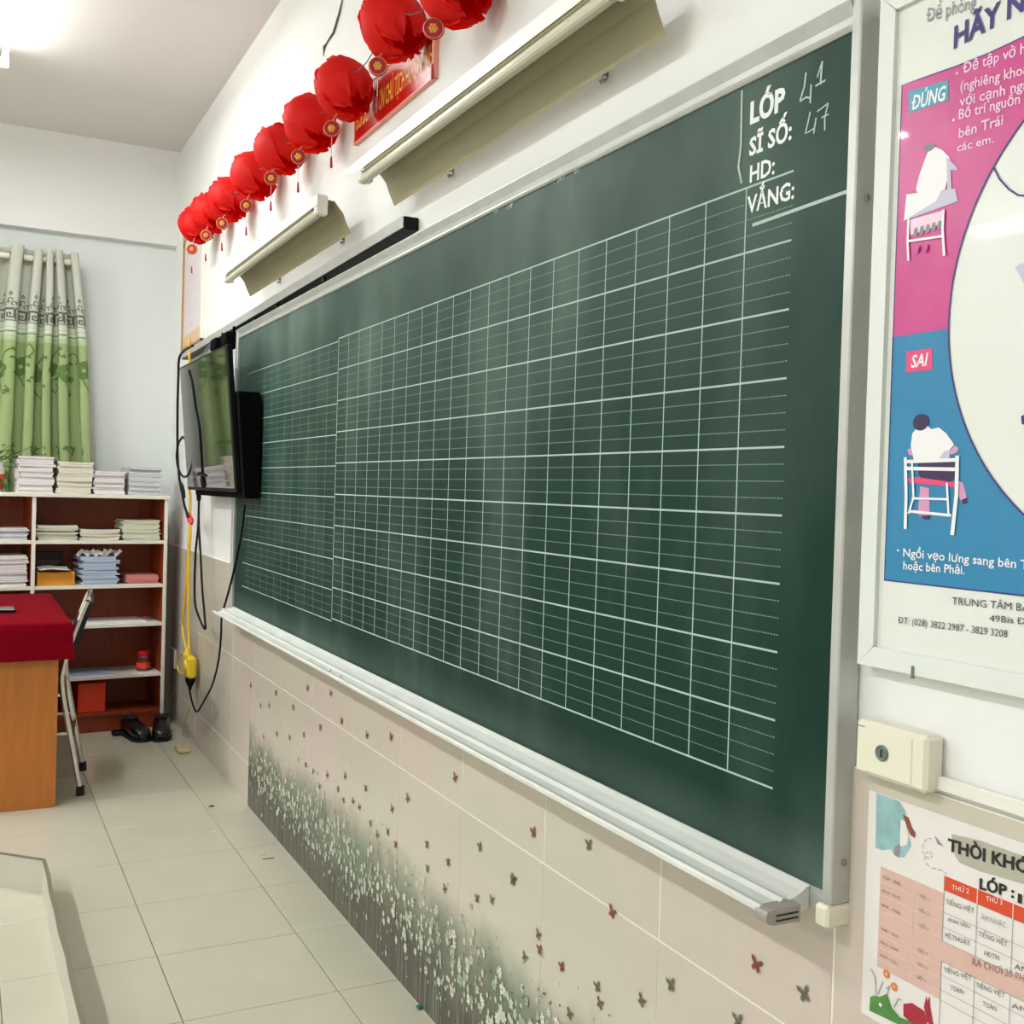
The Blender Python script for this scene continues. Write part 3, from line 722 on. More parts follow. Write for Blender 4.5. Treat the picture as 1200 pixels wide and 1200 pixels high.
mag = [(yl, zsplit), (yl, TOPC[0][1])] + [(p[0], p[1]) for p in TOPC[1:]] + [(CY, ztop_r + .02)] + arc(CZ + CR * .9999, zsplit)
cy_ = [(yl, zbot), (yl, zsplit)] + arc(zsplit, CZ - CR * .9999) + [(CY, zbot)]
for sgn in (1, -1):
    F = (lambda p: p) if sgn == 1 else (lambda p: (max(PY0 + .03, 2 * CY - p[0]), p[1]))
    pr.poly([F(p) for p in mag], M['magenta'], 1); pr.poly([F(p) for p in cy_], M['cyan'], 1)
    pr.line([F(p) for p in mag[:-1]] , .0016, M['navy_ink'], 2)
    pr.line([F(p) for p in [(CY, zbot), (yl, zbot), (yl, zsplit)]], .0022, M['navy_ink'], 2)
    pr.line([F(p) for p in arc(CZ + CR * .9999, CZ - CR * .9999, 40)], .0022, M['navy_ink'], 3)
def ptext(body, a, b, c, m, **k):
    """a = bottom-left, b = bottom-right, c = top-left of the capital height"""
    w = a[0] - b[0]; sl = (b[1] - a[1]) / w
    pr.text(body, a, w, c[1] - a[1], m, 4, slope=sl, **k)
"""measured anchors"""
T = [(0.9712,1.9611),(0.8968,1.9493),(0.9707,1.9791),(0.9274,1.9124),(0.7729,1.9273),(0.9311,1.9397),(0.912,1.8771),(0.8123,1.8705),(0.9138,1.89),(0.9148,1.8563),(0.8037,1.8446),(0.9154,1.8689),(0.9153,1.8379),(0.8029,1.8272),(0.9158,1.8504),(0.9158,1.8225),(0.796,1.8126),(0.9164,1.8351),(0.9148,1.7995),(0.8525,1.7978),(0.9154,1.8121),(0.9166,1.7834),(0.8644,1.7803),(0.9171,1.7939)]
ptext('Để phòng', T[0], T[1], T[2], M['grey_ink'])
ptext('HÃY NGỒI', T[3], T[4], T[5], M['navy_ink'], bold=.03)
ptext('Để tập vở hơi', T[6], T[7], T[8], M['pale_pink_ink'], bold=.012)
ptext('(nghiêng khoảng', T[9], T[10], T[11], M['pale_pink_ink'], bold=.012)
ptext('với cạnh ngang', T[12], T[13], T[14], M['pale_pink_ink'], bold=.012)
ptext('Bố trí nguồn sáng', T[15], T[16], T[17], M['pale_pink_ink'], bold=.012)
ptext('bên Trái', T[18], T[19], T[20], M['pale_pink_ink'], bold=.012)
ptext('các em.', T[21], T[22], T[23], M['pale_pink_ink'], bold=.012)
for p in [(0.9209,1.88),(0.9234,1.8238)]: pr.disc(p, .0018, M['pale_pink_ink'], 4)
B = [(0.9963,1.8824),(0.9334,1.8759),(0.9323,1.8515),(0.9936,1.8532),(0.9896,1.8564),(0.9362,1.8527),(0.9904,1.8751)]
pr.poly(B[:4], M['teal_box'], 3); ptext('ĐÚNG', B[4], B[5], B[6], M['white_ink'], bold=.02, shear=.2)
B = [(0.9838,1.5472),(0.9433,1.5473),(0.9421,1.5206),(0.9839,1.52),(0.9759,1.5258),(0.949,1.5265),(0.9767,1.5421)]
pr.poly(B[:4], M['pink_box'], 3); ptext('SAI', B[4], B[5], B[6], M['white_ink'], bold=.02, shear=.2)
T = [(0.9774,1.285),(0.7798,1.282),(0.9779,1.2959),(0.9766,1.2686),(0.8827,1.2698),(0.9771,1.2795),(0.8996,1.232),(0.7611,1.2355),(0.9013,1.2412),(0.8458,1.2177),(0.7483,1.2221),(0.8461,1.2257),(0.9818,1.199),(0.821,1.202),(0.9822,1.2078)]
ptext('Ngồi vẹo lưng sang bên Trái', T[0], T[1], T[2], M['white_ink'], bold=.012)
ptext('hoặc bên Phải.', T[3], T[4], T[5], M['white_ink'], bold=.012)
ptext('TRUNG TÂM BẢO VỆ', T[6], T[7], T[8], M['dark_ink'])
ptext('49Bis Điện Biên', T[9], T[10], T[11], M['dark_ink'])
ptext('ĐT: (028) 3822 2987 - 3829 3208', T[12], T[13], T[14], M['dark_ink'])
pr.disc([(0.9861,1.2921)][0], .0016, M['white_ink'], 4)
# wrong-posture figure on the blue field
def shp(pts, m, L): pr.poly(pts, m, L)
shp([(0.9565,1.3392),(0.9541,1.3748),(0.9407,1.3727),(0.9379,1.3398),(0.9457,1.3363)], M['skin_ink'], 3)
shp([(0.8988,1.3835),(0.89,1.3794),(0.883,1.36),(0.8902,1.3557),(0.9007,1.37)], M['skin_ink'], 3)
shp([(0.9511,1.3383),(0.9365,1.3388),(0.9376,1.3334),(0.9455,1.3331)], M['skirt_ink'], 4)
shp([(0.8915,1.3588),(0.8831,1.362),(0.8828,1.3559),(0.8889,1.3537)], M['skirt_ink'], 4)
shp([(0.9596,1.406),(0.9011,1.4052),(0.9002,1.3856),(0.9137,1.3782),(0.9463,1.3791),(0.9575,1.3898)], M['skirt_ink'], 4)
shp([(0.9767,1.4214),(0.9686,1.4245),(0.9653,1.4136),(0.9736,1.4148)], M['skin_ink'], 4)
shp([(0.9117,1.4179),(0.9032,1.425),(0.8981,1.4217),(0.9003,1.4166),(0.909,1.4137)], M['skin_ink'], 4)
shp([(0.9575,1.45),(0.9455,1.4506),(0.94,1.4461),(0.9284,1.4478),(0.9165,1.44),(0.9045,1.426),(0.9105,1.4199),(0.9242,1.4118),(0.9304,1.4056),(0.965,1.406),(0.9714,1.4267),(0.9693,1.4419),(0.9641,1.4471)], M['white_ink'], 5)
shp([(0.9304,1.4056),(0.9181,1.418),(0.9105,1.4199),(0.9101,1.4106),(0.9226,1.4055)], M['shade_ink'], 6)
hd = [(0.9564,1.4554),(0.9567,1.4618)]
pr.disc(hd[0], .0125, M['skirt_ink'], 6, 18, ry=.0105)
shp([(0.9763,1.3844),(0.96,1.3866),(0.8987,1.3793),(0.8997,1.3742),(0.9692,1.379)], M['pink_box'], 6)
for pl, w in (([(0.979,1.4117),(0.9754,1.3637),(0.9748,1.3201)], .0048), ([(0.8989,1.4125),(0.898,1.3649),(0.9021,1.316)], .0055),
              ([(0.9787,1.4062),(0.9012,1.4073)], .0045), ([(0.9783,1.3975),(0.9006,1.3959)], .0045), ([(0.9703,1.3431),(0.9044,1.3398)], .0035),
              ([(0.9656,1.3595),(0.9116,1.3594)], .0028), ([(0.9678,1.4072),(0.9629,1.3606),(0.9702,1.3399)], .003), ([(0.9125,1.3793),(0.9082,1.3407)], .003)):
    zl_ = globals().get('zl_', 7) + .25; pr.line(pl, w, M['white_ink'], zl_)
# right-posture figure on the magenta field
shp([(0.9647,1.7879),(0.9611,1.7954),(0.9507,1.799),(0.9386,1.7915),(0.9278,1.7802),(0.9234,1.7665),(0.9281,1.7583),(0.9325,1.7416),(0.9532,1.7391),(0.972,1.7403),(0.978,1.7525),(0.9733,1.7697)], M['white_ink'], 4)
pr.disc([(0.9586,1.8001)][0], .009, M['grey_ink'], 5, 16, ry=.005)
shp([(0.9317,1.7812),(0.9158,1.7646),(0.9143,1.7601),(0.9246,1.7637),(0.9221,1.736),(0.9284,1.7365)], M['shade_ink'], 5)
shp([(0.993,1.7495),(0.9171,1.739),(0.9126,1.7224),(0.9957,1.7163)], M['shade_ink'], 4)
shp([(0.993,1.7495),(0.9364,1.7426),(0.9449,1.7298),(0.9957,1.7163)], M['white_ink'], 5)
shp([(0.9873,1.7156),(0.9314,1.7162),(0.9332,1.6998),(0.9836,1.6952)], M['pale_pink_ink'], 4)
for pl, w in (([(0.9874,1.7178),(0.9874,1.6862),(0.9849,1.6629)], .0034), ([(0.9327,1.7165),(0.9328,1.6913),(0.9288,1.6591)], .0038), ([(0.9861,1.6881),(0.9325,1.6839)], .003)):
    zl_ += .25; pr.line(pl, w, M['white_ink'], zl_)
for p in [(0.9755,1.6979),(0.9661,1.6981),(0.9567,1.6984),(0.9475,1.6986),(0.9383,1.6988)]: pr.disc(p, .0035, M['grey_ink'], 5, 10, ry=.006)
for p in [(0.9718,1.6756),(0.9583,1.6741)]: pr.disc(p, .004, M['magenta'], 12, 10, ry=.0055)
pr.line([(0.8632,1.751),(0.8544,1.7349),(0.8411,1.7198),(0.8284,1.7099),(0.8084,1.7043)], .0022, M['navy_ink'], 4)
shp([(0.8293,1.6281),(0.8206,1.6314),(0.8015,1.6184),(0.8004,1.5924),(0.8174,1.6086)], M['shade_ink'], 4)
shp([(0.8141,1.4557),(0.8066,1.4592),(0.7994,1.4434),(0.8127,1.4469)], M['navy_ink'], 4)
pr.build('poster_print', pp)['kind'] = 'stuff'

# ================================================================ timetable sheet
TTX = TXW - .0010
tt = thing('timetable_poster', 'white paper class timetable with salmon columns and red header row below the cream box', 'poster', (0, .82, .667))
MB().box(TTX, TXW - .0002, 0.613, 1.0335, .668, .9685).build('paper_sheet', M['tt_paper'], tt)
tp = Print(TTX)
def q(a): return a
def rect(y1, y0, z0, z1, m, L=1): tp.poly([(y1, z0), (y0, z0), (y0, z1), (y1, z1)], m, L)
def ttx(body, a, b, c, m, **k):
    w = a[0] - b[0]; sl = (b[1] - a[1]) / w
    tp.text(body, a, w, c[1] - a[1], m, 5, slope=sl, **k)
V = [(1.0086,0.8737),(1.0039,0.7394),(0.9535,0.8753),(0.9489,0.7458),(0.9067,0.8954),(0.9059,0.8777),(0.8582,0.8943),(0.8119,0.8975),(0.9049,0.7411),(0.9047,0.8506),(0.9051,0.8324),(0.9043,0.8146),(0.9058,0.7896),(0.9063,0.7724),(0.9068,0.7541)]
yA, yB, yC = V[0][0], V[2][0], V[4][0]; yD = V[6][0]; yE = V[7][0]
cw = yC - yD
rect(yA, yC, V[8][1], V[0][1] , M['tt_pink'], 1)
rect(yC, .63, V[12][1], V[11][1], M['tt_pink'], 1)
rect(yC, .63, V[5][1], V[4][1], M['tt_red'], 2)
for zz in (V[5][1], V[9][1], V[10][1], V[11][1], V[12][1], V[13][1], V[14][1], V[8][1]): tp.line([(yC, zz), (.63, zz)], .0007, M['tt_line'], 3)
for k in range(0, 6):
    yy = yC - cw * k
    tp.line([(yy, V[4][1]), (yy, V[11][1])], .0009, M['tt_line'], 3); tp.line([(yy, V[12][1]), (yy, .672)], .0009, M['tt_line'], 3)
    if k: tp.line([(yy, V[4][1]), (yy, V[5][1])], .0010, M['white_ink'], 4)
for zz in (V[0][1] - .019, V[0][1] - .037, V[0][1] - .056, V[12][1] - .006, V[12][1] - .022, V[12][1] - .038): tp.line([(yA, zz), (yC, zz)], .0005, M['tt_paper'], 3)
tp.line([(yB, V[0][1]), (yB, V[8][1])], .0006, M['tt_paper'], 3)
T = [(0.8946,0.8826),(0.87,0.8861),(0.8949,0.8889),(0.846,0.8863),(0.824,0.8892),(0.8462,0.8924),(0.9026,0.8619),(0.8618,0.8653),(0.9029,0.8681),(0.8992,0.842),(0.8669,0.8448),(0.8994,0.8472),(0.9021,0.8208),(0.866,0.8245),(0.9023,0.8271),(0.852,0.8617),(0.8184,0.8643),(0.8523,0.8688),(0.8547,0.8413),(0.8152,0.8436),(0.855,0.8473),(0.8455,0.8214),(0.8257,0.8233),(0.8458,0.8274),(0.8615,0.8036),(0.7776,0.8139),(0.8619,0.8127),(0.9027,0.7782),(0.8618,0.7839),(0.903,0.7844),(0.8917,0.7606),(0.8731,0.7625),(0.892,0.7668),(0.8556,0.7794),(0.816,0.7834),(0.8558,0.7854),(0.8452,0.7614),(0.8266,0.7626),(0.8455,0.7674),(0.8067,0.7766),(0.7762,0.7805),(0.8069,0.7824),(0.8053,0.8218),(0.7781,0.8253),(0.8056,0.8286)]
k = 0
for w_, m_ in (('THỨ 2', 'white_ink'), ('THỨ 3', 'white_ink'), ('TIẾNG VIỆT', 'tt_text'), ('ANH VĂN', 'tt_text'), ('MĨ THUẬT', 'tt_text'), ('ÂM NHẠC', 'tt_line'), ('TIẾNG VIỆT', 'tt_text'), ('HĐTN', 'tt_text'),
               ('RA CHƠI 20 PHÚT', 'tt_text_pink'), ('TIẾNG VIỆT', 'tt_text'), ('TOÁN', 'tt_text'), ('TIẾNG VIỆT', 'tt_text'), ('TOÁN', 'tt_text'), ('ANH', 'tt_text'), ('ANH', 'tt_text')):
    ttx(w_, T[k], T[k + 1], T[k + 2], M[m_]); k += 3
# time and period columns
for i, (zz) in enumerate((V[0][1] - .012, V[0][1] - .030, V[0][1] - .049, V[12][1] + .004, V[12][1] - .014, V[12][1] - .031)):
    tp.text(('7h30 - 8h05', '8h10 - 8h45', '8h45 - 9h20', '9h40 - 10h15', '10h15 - 10h50', '10h50 - 11h25')[i], (yA - .005, zz - .002), .030, .0042, M['tt_text_pink'], 5)
    tp.text('TIẾT %d' % (i + 1), (yB - .010, zz - .006), .016, .0042, M['tt_text_pink'], 5)
# title on a grey brush band
tp.poly([(0.8989,0.9497),(0.8572,0.954),(0.7836,0.9543),(0.7823,0.9236),(0.8556,0.9177),(0.8849,0.9184),(0.8927,0.9243)], M['tt_grey'], 2)
T = [(0.903,0.9284),(0.7732,0.9374),(0.905,0.9436),(0.8559,0.8971),(0.8088,0.9026),(0.8565,0.9102),(0.8042,0.8993),(0.791,0.9011),(0.8035,0.9104)]
ttx('THỜI KHÓA', T[0], T[1], T[2], M['black_ink'], bold=.035)
ttx('LỚP :', T[3], T[4], T[5], M['black_ink'], bold=.035)
tp.text('1', T[6], .0055, T[8][1] - T[6][1], M['black_ink'], 5, bold=.02)
# watercolour corner with a small red-hatted figure, plane with a dashed trail
tp.poly([(1.0204,0.9679),(0.9813,0.9672),(0.971,0.9578),(0.9658,0.9351),(0.9595,0.9172),(0.971,0.897),(0.985,0.8948),(0.9925,0.9014),(1.0067,0.8958),(1.0185,0.8955)], M['tt_blue'], 2)
tp.poly([(0.975,0.9523),(0.9651,0.9507),(0.9591,0.9393),(0.9534,0.9344),(0.9545,0.9275),(0.9614,0.9298),(0.9674,0.939)], M['tt_brown'], 3)
tp.poly([(0.9774,0.9449),(0.9704,0.9447),(0.964,0.9268),(0.9663,0.9151),(0.9772,0.9095),(0.9779,0.9248)], M['tt_paper'], 3)
tp.poly([(0.9856,0.9069),(0.9774,0.9139),(0.9768,0.9007),(0.9793,0.8944),(0.9866,0.8976)], M['grey_ink'], 4)
TR = [(0.9266,0.9349),(0.9345,0.9336),(0.9408,0.9252),(0.9418,0.9162),(0.9374,0.91),(0.9281,0.9097),(0.9258,0.9158),(0.9312,0.9184),(0.9375,0.9121),(0.9371,0.9025),(0.9276,0.8981),(0.9172,0.9004),(0.9069,0.9007),(0.9029,0.8967)]
for i in range(len(TR) - 1):
    a, b_ = Vector(TR[i]), Vector(TR[i + 1]); tp.line([a.lerp(b_, .15), a.lerp(b_, .75)], .0009, M['grey_ink'], 3)
tp.poly([(0.9243,0.941),(0.9095,0.9306),(0.9186,0.9309)], M['grey_ink'], 3)
# meadow corner: green tuft, orange flowers, crimson snail-like bug
tp.poly([(1.0181,0.6957),(1.0109,0.7011),(1.0022,0.7027),(0.9895,0.7127),(0.9817,0.6982),(0.9672,0.6914),(0.948,0.6947),(0.937,0.6932),(0.9612,0.682),(1.0188,0.6771)], M['tt_green'], 3)
tp.disc([(1.0003,0.6933)][0], .0028, M['tt_paper'], 4, 10)
tp.poly([(0.9625,0.7112),(0.949,0.7183),(0.9301,0.717),(0.923,0.7073),(0.9278,0.6975),(0.9479,0.6926),(0.9618,0.6961)], M['tt_crimson'], 4)
tp.poly([(0.9303,0.7213),(0.927,0.7378),(0.9253,0.7299),(0.9218,0.7401),(0.9212,0.7274),(0.9151,0.7066),(0.9201,0.7011)], M['tt_crimson'], 4)
for p in [(0.9921,0.7375),(0.9787,0.7264)]: tp.disc(p, .0055, M['tt_orange'], 4, 12); tp.disc(p, .0015, M['tt_paper'], 5, 8)
for pl in ([(1.0081,0.7035),(1.0106,0.7252),(1.0184,0.7334)], [(1.0052,0.7048),(0.9974,0.7251)], [(0.9895,0.7116),(0.9858,0.7245),(0.9913,0.7187)], [(0.9775,0.7001),(0.9711,0.7141),(0.9655,0.7144)]): tp.line(pl, .0012, M['grey_ink'], 4)
tp.build('timetable_print', tt)['kind'] = 'stuff'

# ================================================================ cream box, cable trunking, small wall plate
BXL = 1.036
kb = thing('wall_key_box', 'cream plastic surface box with a round key lock beside the chalkboard corner', 'box', (0, .99, .995))
MB().bbox(-.034, -.001, .918, BXL, .9955, 1.0665, .005).build('box_body', M['cream_plastic'], kb)
MB().bbox(-.0352, -.033, .940, BXL - .020, 1.001, 1.060, .0008).build('cover_plate', M['cream_plastic'], kb)
lk = MB().lathe([(0, 0), (.0105, 0), (.0105, .002), (.009, .003), (.0075, .002), (0, .002)], (-.0350, .987, 1.031), 24, M=Matrix.Rotation(-PI / 2, 3, 'Y')).build('key_lock', mat('lock_grey', srgb(112, 122, 116), .4, .4), kb)
MB().box(-.0375, -.0368, .9855, .9885, 1.0260, 1.0360).build('keyhole', M['dark'], lk)
MB().box(-.0346, -.0341, BXL - .017, BXL - .005, 1.0575, 1.0590).build('maker_mark', M['grey_ink'], kb)
tk = thing('cable_trunking', 'thin white plastic cable trunking running right from the cream box', 'trunking', (0, .5, .997))
MB().bbox(-.011, -.0063, -1.5, .921, .9985, 1.0165, .001).build('channel', M['white_plastic'], tk)
MB().bbox(-.0125, -.011, -1.5, .921, .9995, 1.0155, .0005).build('cover_strip', M['white_plastic'], tk)
pl = MB().bbox(-.020, -.0063, 6.185, 6.310, .298, .408, .003).build('wall_plate', M['white_plastic']); props(pl, 'small white wall plate low in the far corner beside the bookcase', 'plate')

# ================================================================ banner
bn = thing('banner_sign', 'narrow red banner sign with gold capital lettering on the wall behind the lanterns', 'sign', (0, 2.95, 2.44))
MB().box(-.012, -.001, 2.612, 3.250, 2.438, 2.588).build('panel', M['banner_red'], bn)
f = MB(); f.box(-.014, -.001, 2.610, 3.252, 2.436, 2.442); f.box(-.014, -.001, 2.610, 3.252, 2.584, 2.590); f.box(-.014, -.001, 2.608, 2.614, 2.436, 2.590); f.box(-.014, -.001, 3.248, 3.254, 2.436, 2.590)
f.build('border', M['pink_edge'], bn)
b_ = Print(-.0122); b_.text('ĐỜI ĐỜI NHỚ ƠN CHỦ TỊCH HỒ CHÍ MINH', (3.236, 2.478), .612, .058, M['gold_ink'], 1, bold=.01); b_.build('lettering', bn)

# ================================================================ narrow framed rules poster in the far corner
fp = thing('framed_rules_poster', 'pale pink framed rules poster with blurred text rows above the mounting rail end', 'poster', (0, 5.92, 2.09))
MB().box(-.012, -.001, 5.67, 6.19, 2.10, 2.72).build('sheet', mat('pale_pink_sheet', srgb(232, 220, 224), .4, coat=.4), fp)
f = MB(); f.box(-.018, -.001, 5.655, 5.672, 2.09, 2.74); f.box(-.018, -.001, 5.655, 6.20, 2.72, 2.74)
f.build('frame_side', M['white_plastic'], fp)
f = MB(); f.box(-.020, -.001, 6.186, 6.204, 2.09, 2.74); f.box(-.020, -.001, 5.655, 6.20, 2.09, 2.105)
f.build('frame_side', mat('frame_gold_wood', srgb(190, 140, 84), .5), fp)['label'] = 'golden wooden frame side'
g_ = Print(-.0122)
g_.poly([(6.18, 2.108), (5.68, 2.108), (5.68, 2.175), (6.18, 2.165)], mat('gold_band', srgb(222, 190, 150), .5), 1)
g_.build('gold_band', fp)
ink = mat('faded_lilac_ink', srgb(196, 190, 210), .6)
for i, zz in enumerate((2.63, 2.545, 2.47, 2.395, 2.31)):
    g_ = Print(-.0122)
    for s_ in range(6): g_.line([(6.08 - .055 * s_, zz), (6.05 - .055 * s_, zz + .012)], .010, ink, 1); g_.line([(6.08 - .055 * s_, zz - .022), (6.055 - .055 * s_, zz - .014)], .007, ink, 1)
    g_.build('text_row', fp)['kind'] = 'stuff'
g_ = Print(-.0122)
g_.line([(6.10, 2.60), (6.075, 2.645)], .012, mat('crimson_blur', srgb(170, 70, 96), .6), 2)
g_.build('faded_mark', fp)
g_ = Print(-.0122); g_.disc((5.95, 2.215), .018, ink, 1, 10)
g_.build('faded_mark', fp)

# ================================================================ wall lamps above the board
LP = [(-.218, 2.176), (-.162, 2.206), (-.158, 2.224), (-.104, 2.222), (-.076, 2.190), (-.066, 2.164), (-.050, 2.132)]
def wall_lamp(y0, y1, label, brk, holder_near=True):
    t = thing('wall_lamp', label, 'lamp', (0, (y0 + y1) / 2, 2.15), group=None)
    MB().sheet(LP[1:], .0016, 1, y0, y1).build('reflector', M['lamp_cream'], t)
    lip = MB(); zl, zh = 2.2045, 2.2330
    lip.add([(-.1635, y0 - .02, zl - .005), (-.1635, y1, zl), (-.1635, y1 + .15, zh + .002), (-.1635, y0 - .02, zh), (-.1622, y0 - .02, zl - .005), (-.1622, y1, zl), (-.1622, y1 + .15, zh + .002), (-.1622, y0 - .02, zh)],
            [(0, 1, 2, 3), (7, 6, 5, 4), (0, 4, 5, 1), (1, 5, 6, 2), (2, 6, 7, 3), (3, 7, 4, 0)])
    lip.build('front_lip', M['lamp_white'], t)['label'] = 'bright white front lip with a pointed far end'
    MB().bbox(-.160, -.112, y0 + .05, y1 - .05, 2.196, 2.2225, .003).build('ballast_box', M['lamp_cream'], t)
    MB().tube([(-.146, y0 + .02, 2.186), (-.146, y1 - .012, 2.186)], .0135, 14).build('fluorescent_tube', M['tube_off'], t, smooth=False)
    for yy in (y0 - .004, y1 - .030):
        h = MB().bbox(-.162, -.124, yy, yy + .026, 2.176, 2.238 if yy < y0 + .01 else 2.205, .004)
        h.build('lamp_holder', M['white_plastic'], t)
    for yy in brk:
        b_ = MB(); b_.sheet([(-.001, 2.225), (-.001, 2.158), (-.006, 2.150), (-.010, 2.156)], .002, 1, yy - .009, yy + .009)
        b_.box(-.105, -.001, yy - .009, yy + .009, 2.2235, 2.2255); b_.build('wall_bracket', M['steel'], t)
        MB().ball((-.006, yy, 2.166), .004, 6, 5).build('bolt', M['steel'], t)
    return t
wall_lamp(1.500, 2.775, 'unlit cream trough lamp over the middle of the chalkboard, nearer the camera', (1.77, 2.50))
wall_lamp(3.150, 4.440, 'unlit cream trough lamp above the far end of the mounting rail, nearer the far wall', (3.37, 4.16))

# ================================================================ lantern string
def petal_mesh(name, R, flare, seedv):
    rg = random.Random(seedv); n, m = 9, 9; vs = []; fs = []
    ph = rg.random() * 6
    for j in range(m):
        t = j / (m - 1); lat = math.radians(-88 + 162 * t)
        half = math.radians(50) * math.sin(PI * min(1, .12 + t * .80)) ** .7
        for i in range(n):
            s = -1 + 2 * i / (n - 1); lon = s * half
            edge = max(abs(s) ** 3, t ** 5)
            r = R * (1 + .03 * t + flare * t ** 4 + .05 * edge + .085 * edge * math.sin(6 * s + 7 * t + ph) + .02 * math.sin(4 * s + ph))
            la = lat - .20 * (abs(s) ** 2.5) * t
            vs.append((r * math.cos(la) * math.cos(lon), r * math.cos(la) * math.sin(lon), r * math.sin(la)))
    for j in range(m - 1):
        for i in range(n - 1): a = j * n + i; fs.append((a, a + 1, a + n + 1, a + n))
    me = bpy.data.meshes.new(name); me.from_pydata(vs, [], fs); me.materials.append(M['petal'])
    me.polygons.foreach_set('use_smooth', [True] * len(me.polygons)); me.update(); return me
PM = [petal_mesh('petal', .086, .05, 1), petal_mesh('petal', .080, .04, 2), petal_mesh('petal', .072, .02, 3), petal_mesh('petal', .055, -.05, 4)]
LC = [(-0.105,2.2791,2.5209),(-0.105,2.6805,2.5839),(-0.105,3.0829,2.546),(-0.105,3.4253,2.5404),(-0.105,3.8197,2.5617),(-0.105,4.2014,2.5658),(-0.105,4.6415,2.578),(-0.105,5.0561,2.6073),(-0.105,5.3631,2.6167)]
OC = [(-0.145,2.2983,2.4174),(-0.145,2.6722,2.4585),(-0.145,3.0614,2.4085),(-0.145,3.4137,2.4195),(-0.145,3.7605,2.4367),(-0.145,4.1298,2.424),(-0.145,4.5659,2.4473),(-0.145,4.9057,2.4654),(-0.145,5.2383,2.4673)]
LL = ["red petal lantern cut off by the photo's top edge, nearest the camera", "largest whole red petal lantern, in front of the banner's upper part", 'red petal lantern at the lower left end of the red banner', "red petal lantern just left of the one at the banner's lower end", 'red petal lantern above the near end of the farther wall lamp', 'red petal lantern above the middle of the farther wall lamp', 'red petal lantern above the far tip of the farther wall lamp', 'second red petal lantern from the far corner, half hidden by neighbours', 'red petal lantern nearest the far corner, over the framed rules poster']
rl = random.Random(11)
for i, c in enumerate(LC):
    t = thing('paper_lantern', LL[i], 'lantern', c, group='red petal lanterns strung along the wall')
    base = Vector((0.35, -.55, -.75)).normalized().to_track_quat('Z', 'Y').to_matrix().to_4x4()
    spin = rl.random() * 6.28
    for layer, cnt in ((0, 5), (1, 4), (2, 4), (3, 3)):
        for k in range(cnt):
            o = bpy.data.objects.new('petal', PM[layer]); COL.objects.link(o); o.parent = t
            a = spin + 2 * PI * k / cnt + layer * .6
            o.matrix_local = base @ Matrix.Scale(rl.uniform(.95, 1.04), 4) @ Matrix.Rotation(a, 4, 'Z') @ Matrix.Rotation(rl.uniform(-.12, .12), 4, 'X') @ Matrix.Rotation(.10 * layer, 4, 'Y')
    C0 = Vector(c); O = Vector(OC[i]); rr_ = .024
    MB().tube([C0 + Vector((0, 0, -.05)), O + Vector((0, 0, rr_))], .0013, 5).build('cord', M['cord_pink'], t)
    D = Matrix.Rotation(math.radians(-25), 3, 'Z') @ Matrix.Rotation(PI / 2, 3, 'X')
    d = MB().lathe([(0, -.004), (rr_, -.003), (rr_ + .002, 0), (rr_, .003), (0, .004)], O, 18, M=D).build('ornament', M['tassel'], t)
    g = MB()
    fc = O + Vector((-.002, -.0045, 0))
    g.tube([fc + D @ Vector((rr_ * .96 * math.cos(a), rr_ * .96 * math.sin(a), 0)) for a in [2 * PI * k / 18 for k in range(18)]], .0012, 5, closed=True)
    for k in range(6):
        a = 2 * PI * k / 6; g.ball(fc + D @ Vector((rr_ * .30 * math.cos(a), rr_ * .30 * math.sin(a), 0)), rr_ * .20, 6, 5)
    g.ball(fc, rr_ * .22, 6, 5)
    g.build('gold_emblem', M['gold'], d)
    MB().tube([O - Vector((0, 0, rr_)), O - Vector((0, 0, rr_ + .055))], .0011, 5).build('cord', M['cord_pink'], t)
    z = O.z - rr_ - .055
    MB().tube([(O.x, O.y, z), (O.x, O.y, z - .006), (O.x + .001, O.y, z - .034), (O.x, O.y, z - .036)], .004, 7, rs=[.001, .003, .0045, .001]).build('tassel', M['tassel'], t)
pts = []
for a, b_ in zip(LC[:-1], LC[1:]):
    a, b_ = Vector(a), Vector(b_)
    for k in range(6):
        u = k / 6; p = a.lerp(b_, u); p.z += .035 - .05 * math.sin(PI * u); pts.append(p)
pts.append(Vector(LC[-1]) + Vector((0, 0, .03))); pts.append(Vector((-.02, 6.2, LC[-1][2] + .06)))
pts.insert(0, Vector((-.10, 1.6, 2.62)))
props(MB().tube(pts, .0016, 5).build('lantern_string', M['string']), 'thin dark string carrying the red lanterns along the wall', 'string')

# ================================================================ mounting rail, television, cables
rail = thing('mounting_rail', 'long grey and black sliding rail on the wall over the far half of the chalkboard', 'rail', (0, 4.3, 2.0))
def shear(mb, k=-.0095, y0=2.715):
    mb.v = [(v[0], v[1], v[2] + k * (v[1] - y0)) for v in mb.v]; return mb
shear(MB().bbox(-.045, -.001, 2.715, 6.02, 2.058, 2.093, .002)).build('rail_body', M['black'], rail)
shear(MB().bbox(-.0475, -.044, 2.717, 6.018, 2.061, 2.094, .0008)).build('face_strip', M['alu'], rail)
for yy in (3.45, 4.05, 4.4):
    shear(MB().bbox(-.040, -.030, yy, yy + .03, 2.044, 2.060, .001)).build('rail_stop', M['black'], rail)
tv = thing('television', 'black flat television hung from the rail at the far end of the chalkboard', 'television', (-.13, 4.81, 1.32))
MT = Matrix.Translation((-.122, 0, 1.32)) @ Matrix.Rotation(math.radians(-5), 4, 'Y')
MB().bbox(0, .022, 4.290, 5.330, 0, .592, .003, M=MT).build('casing', M['black'], tv)
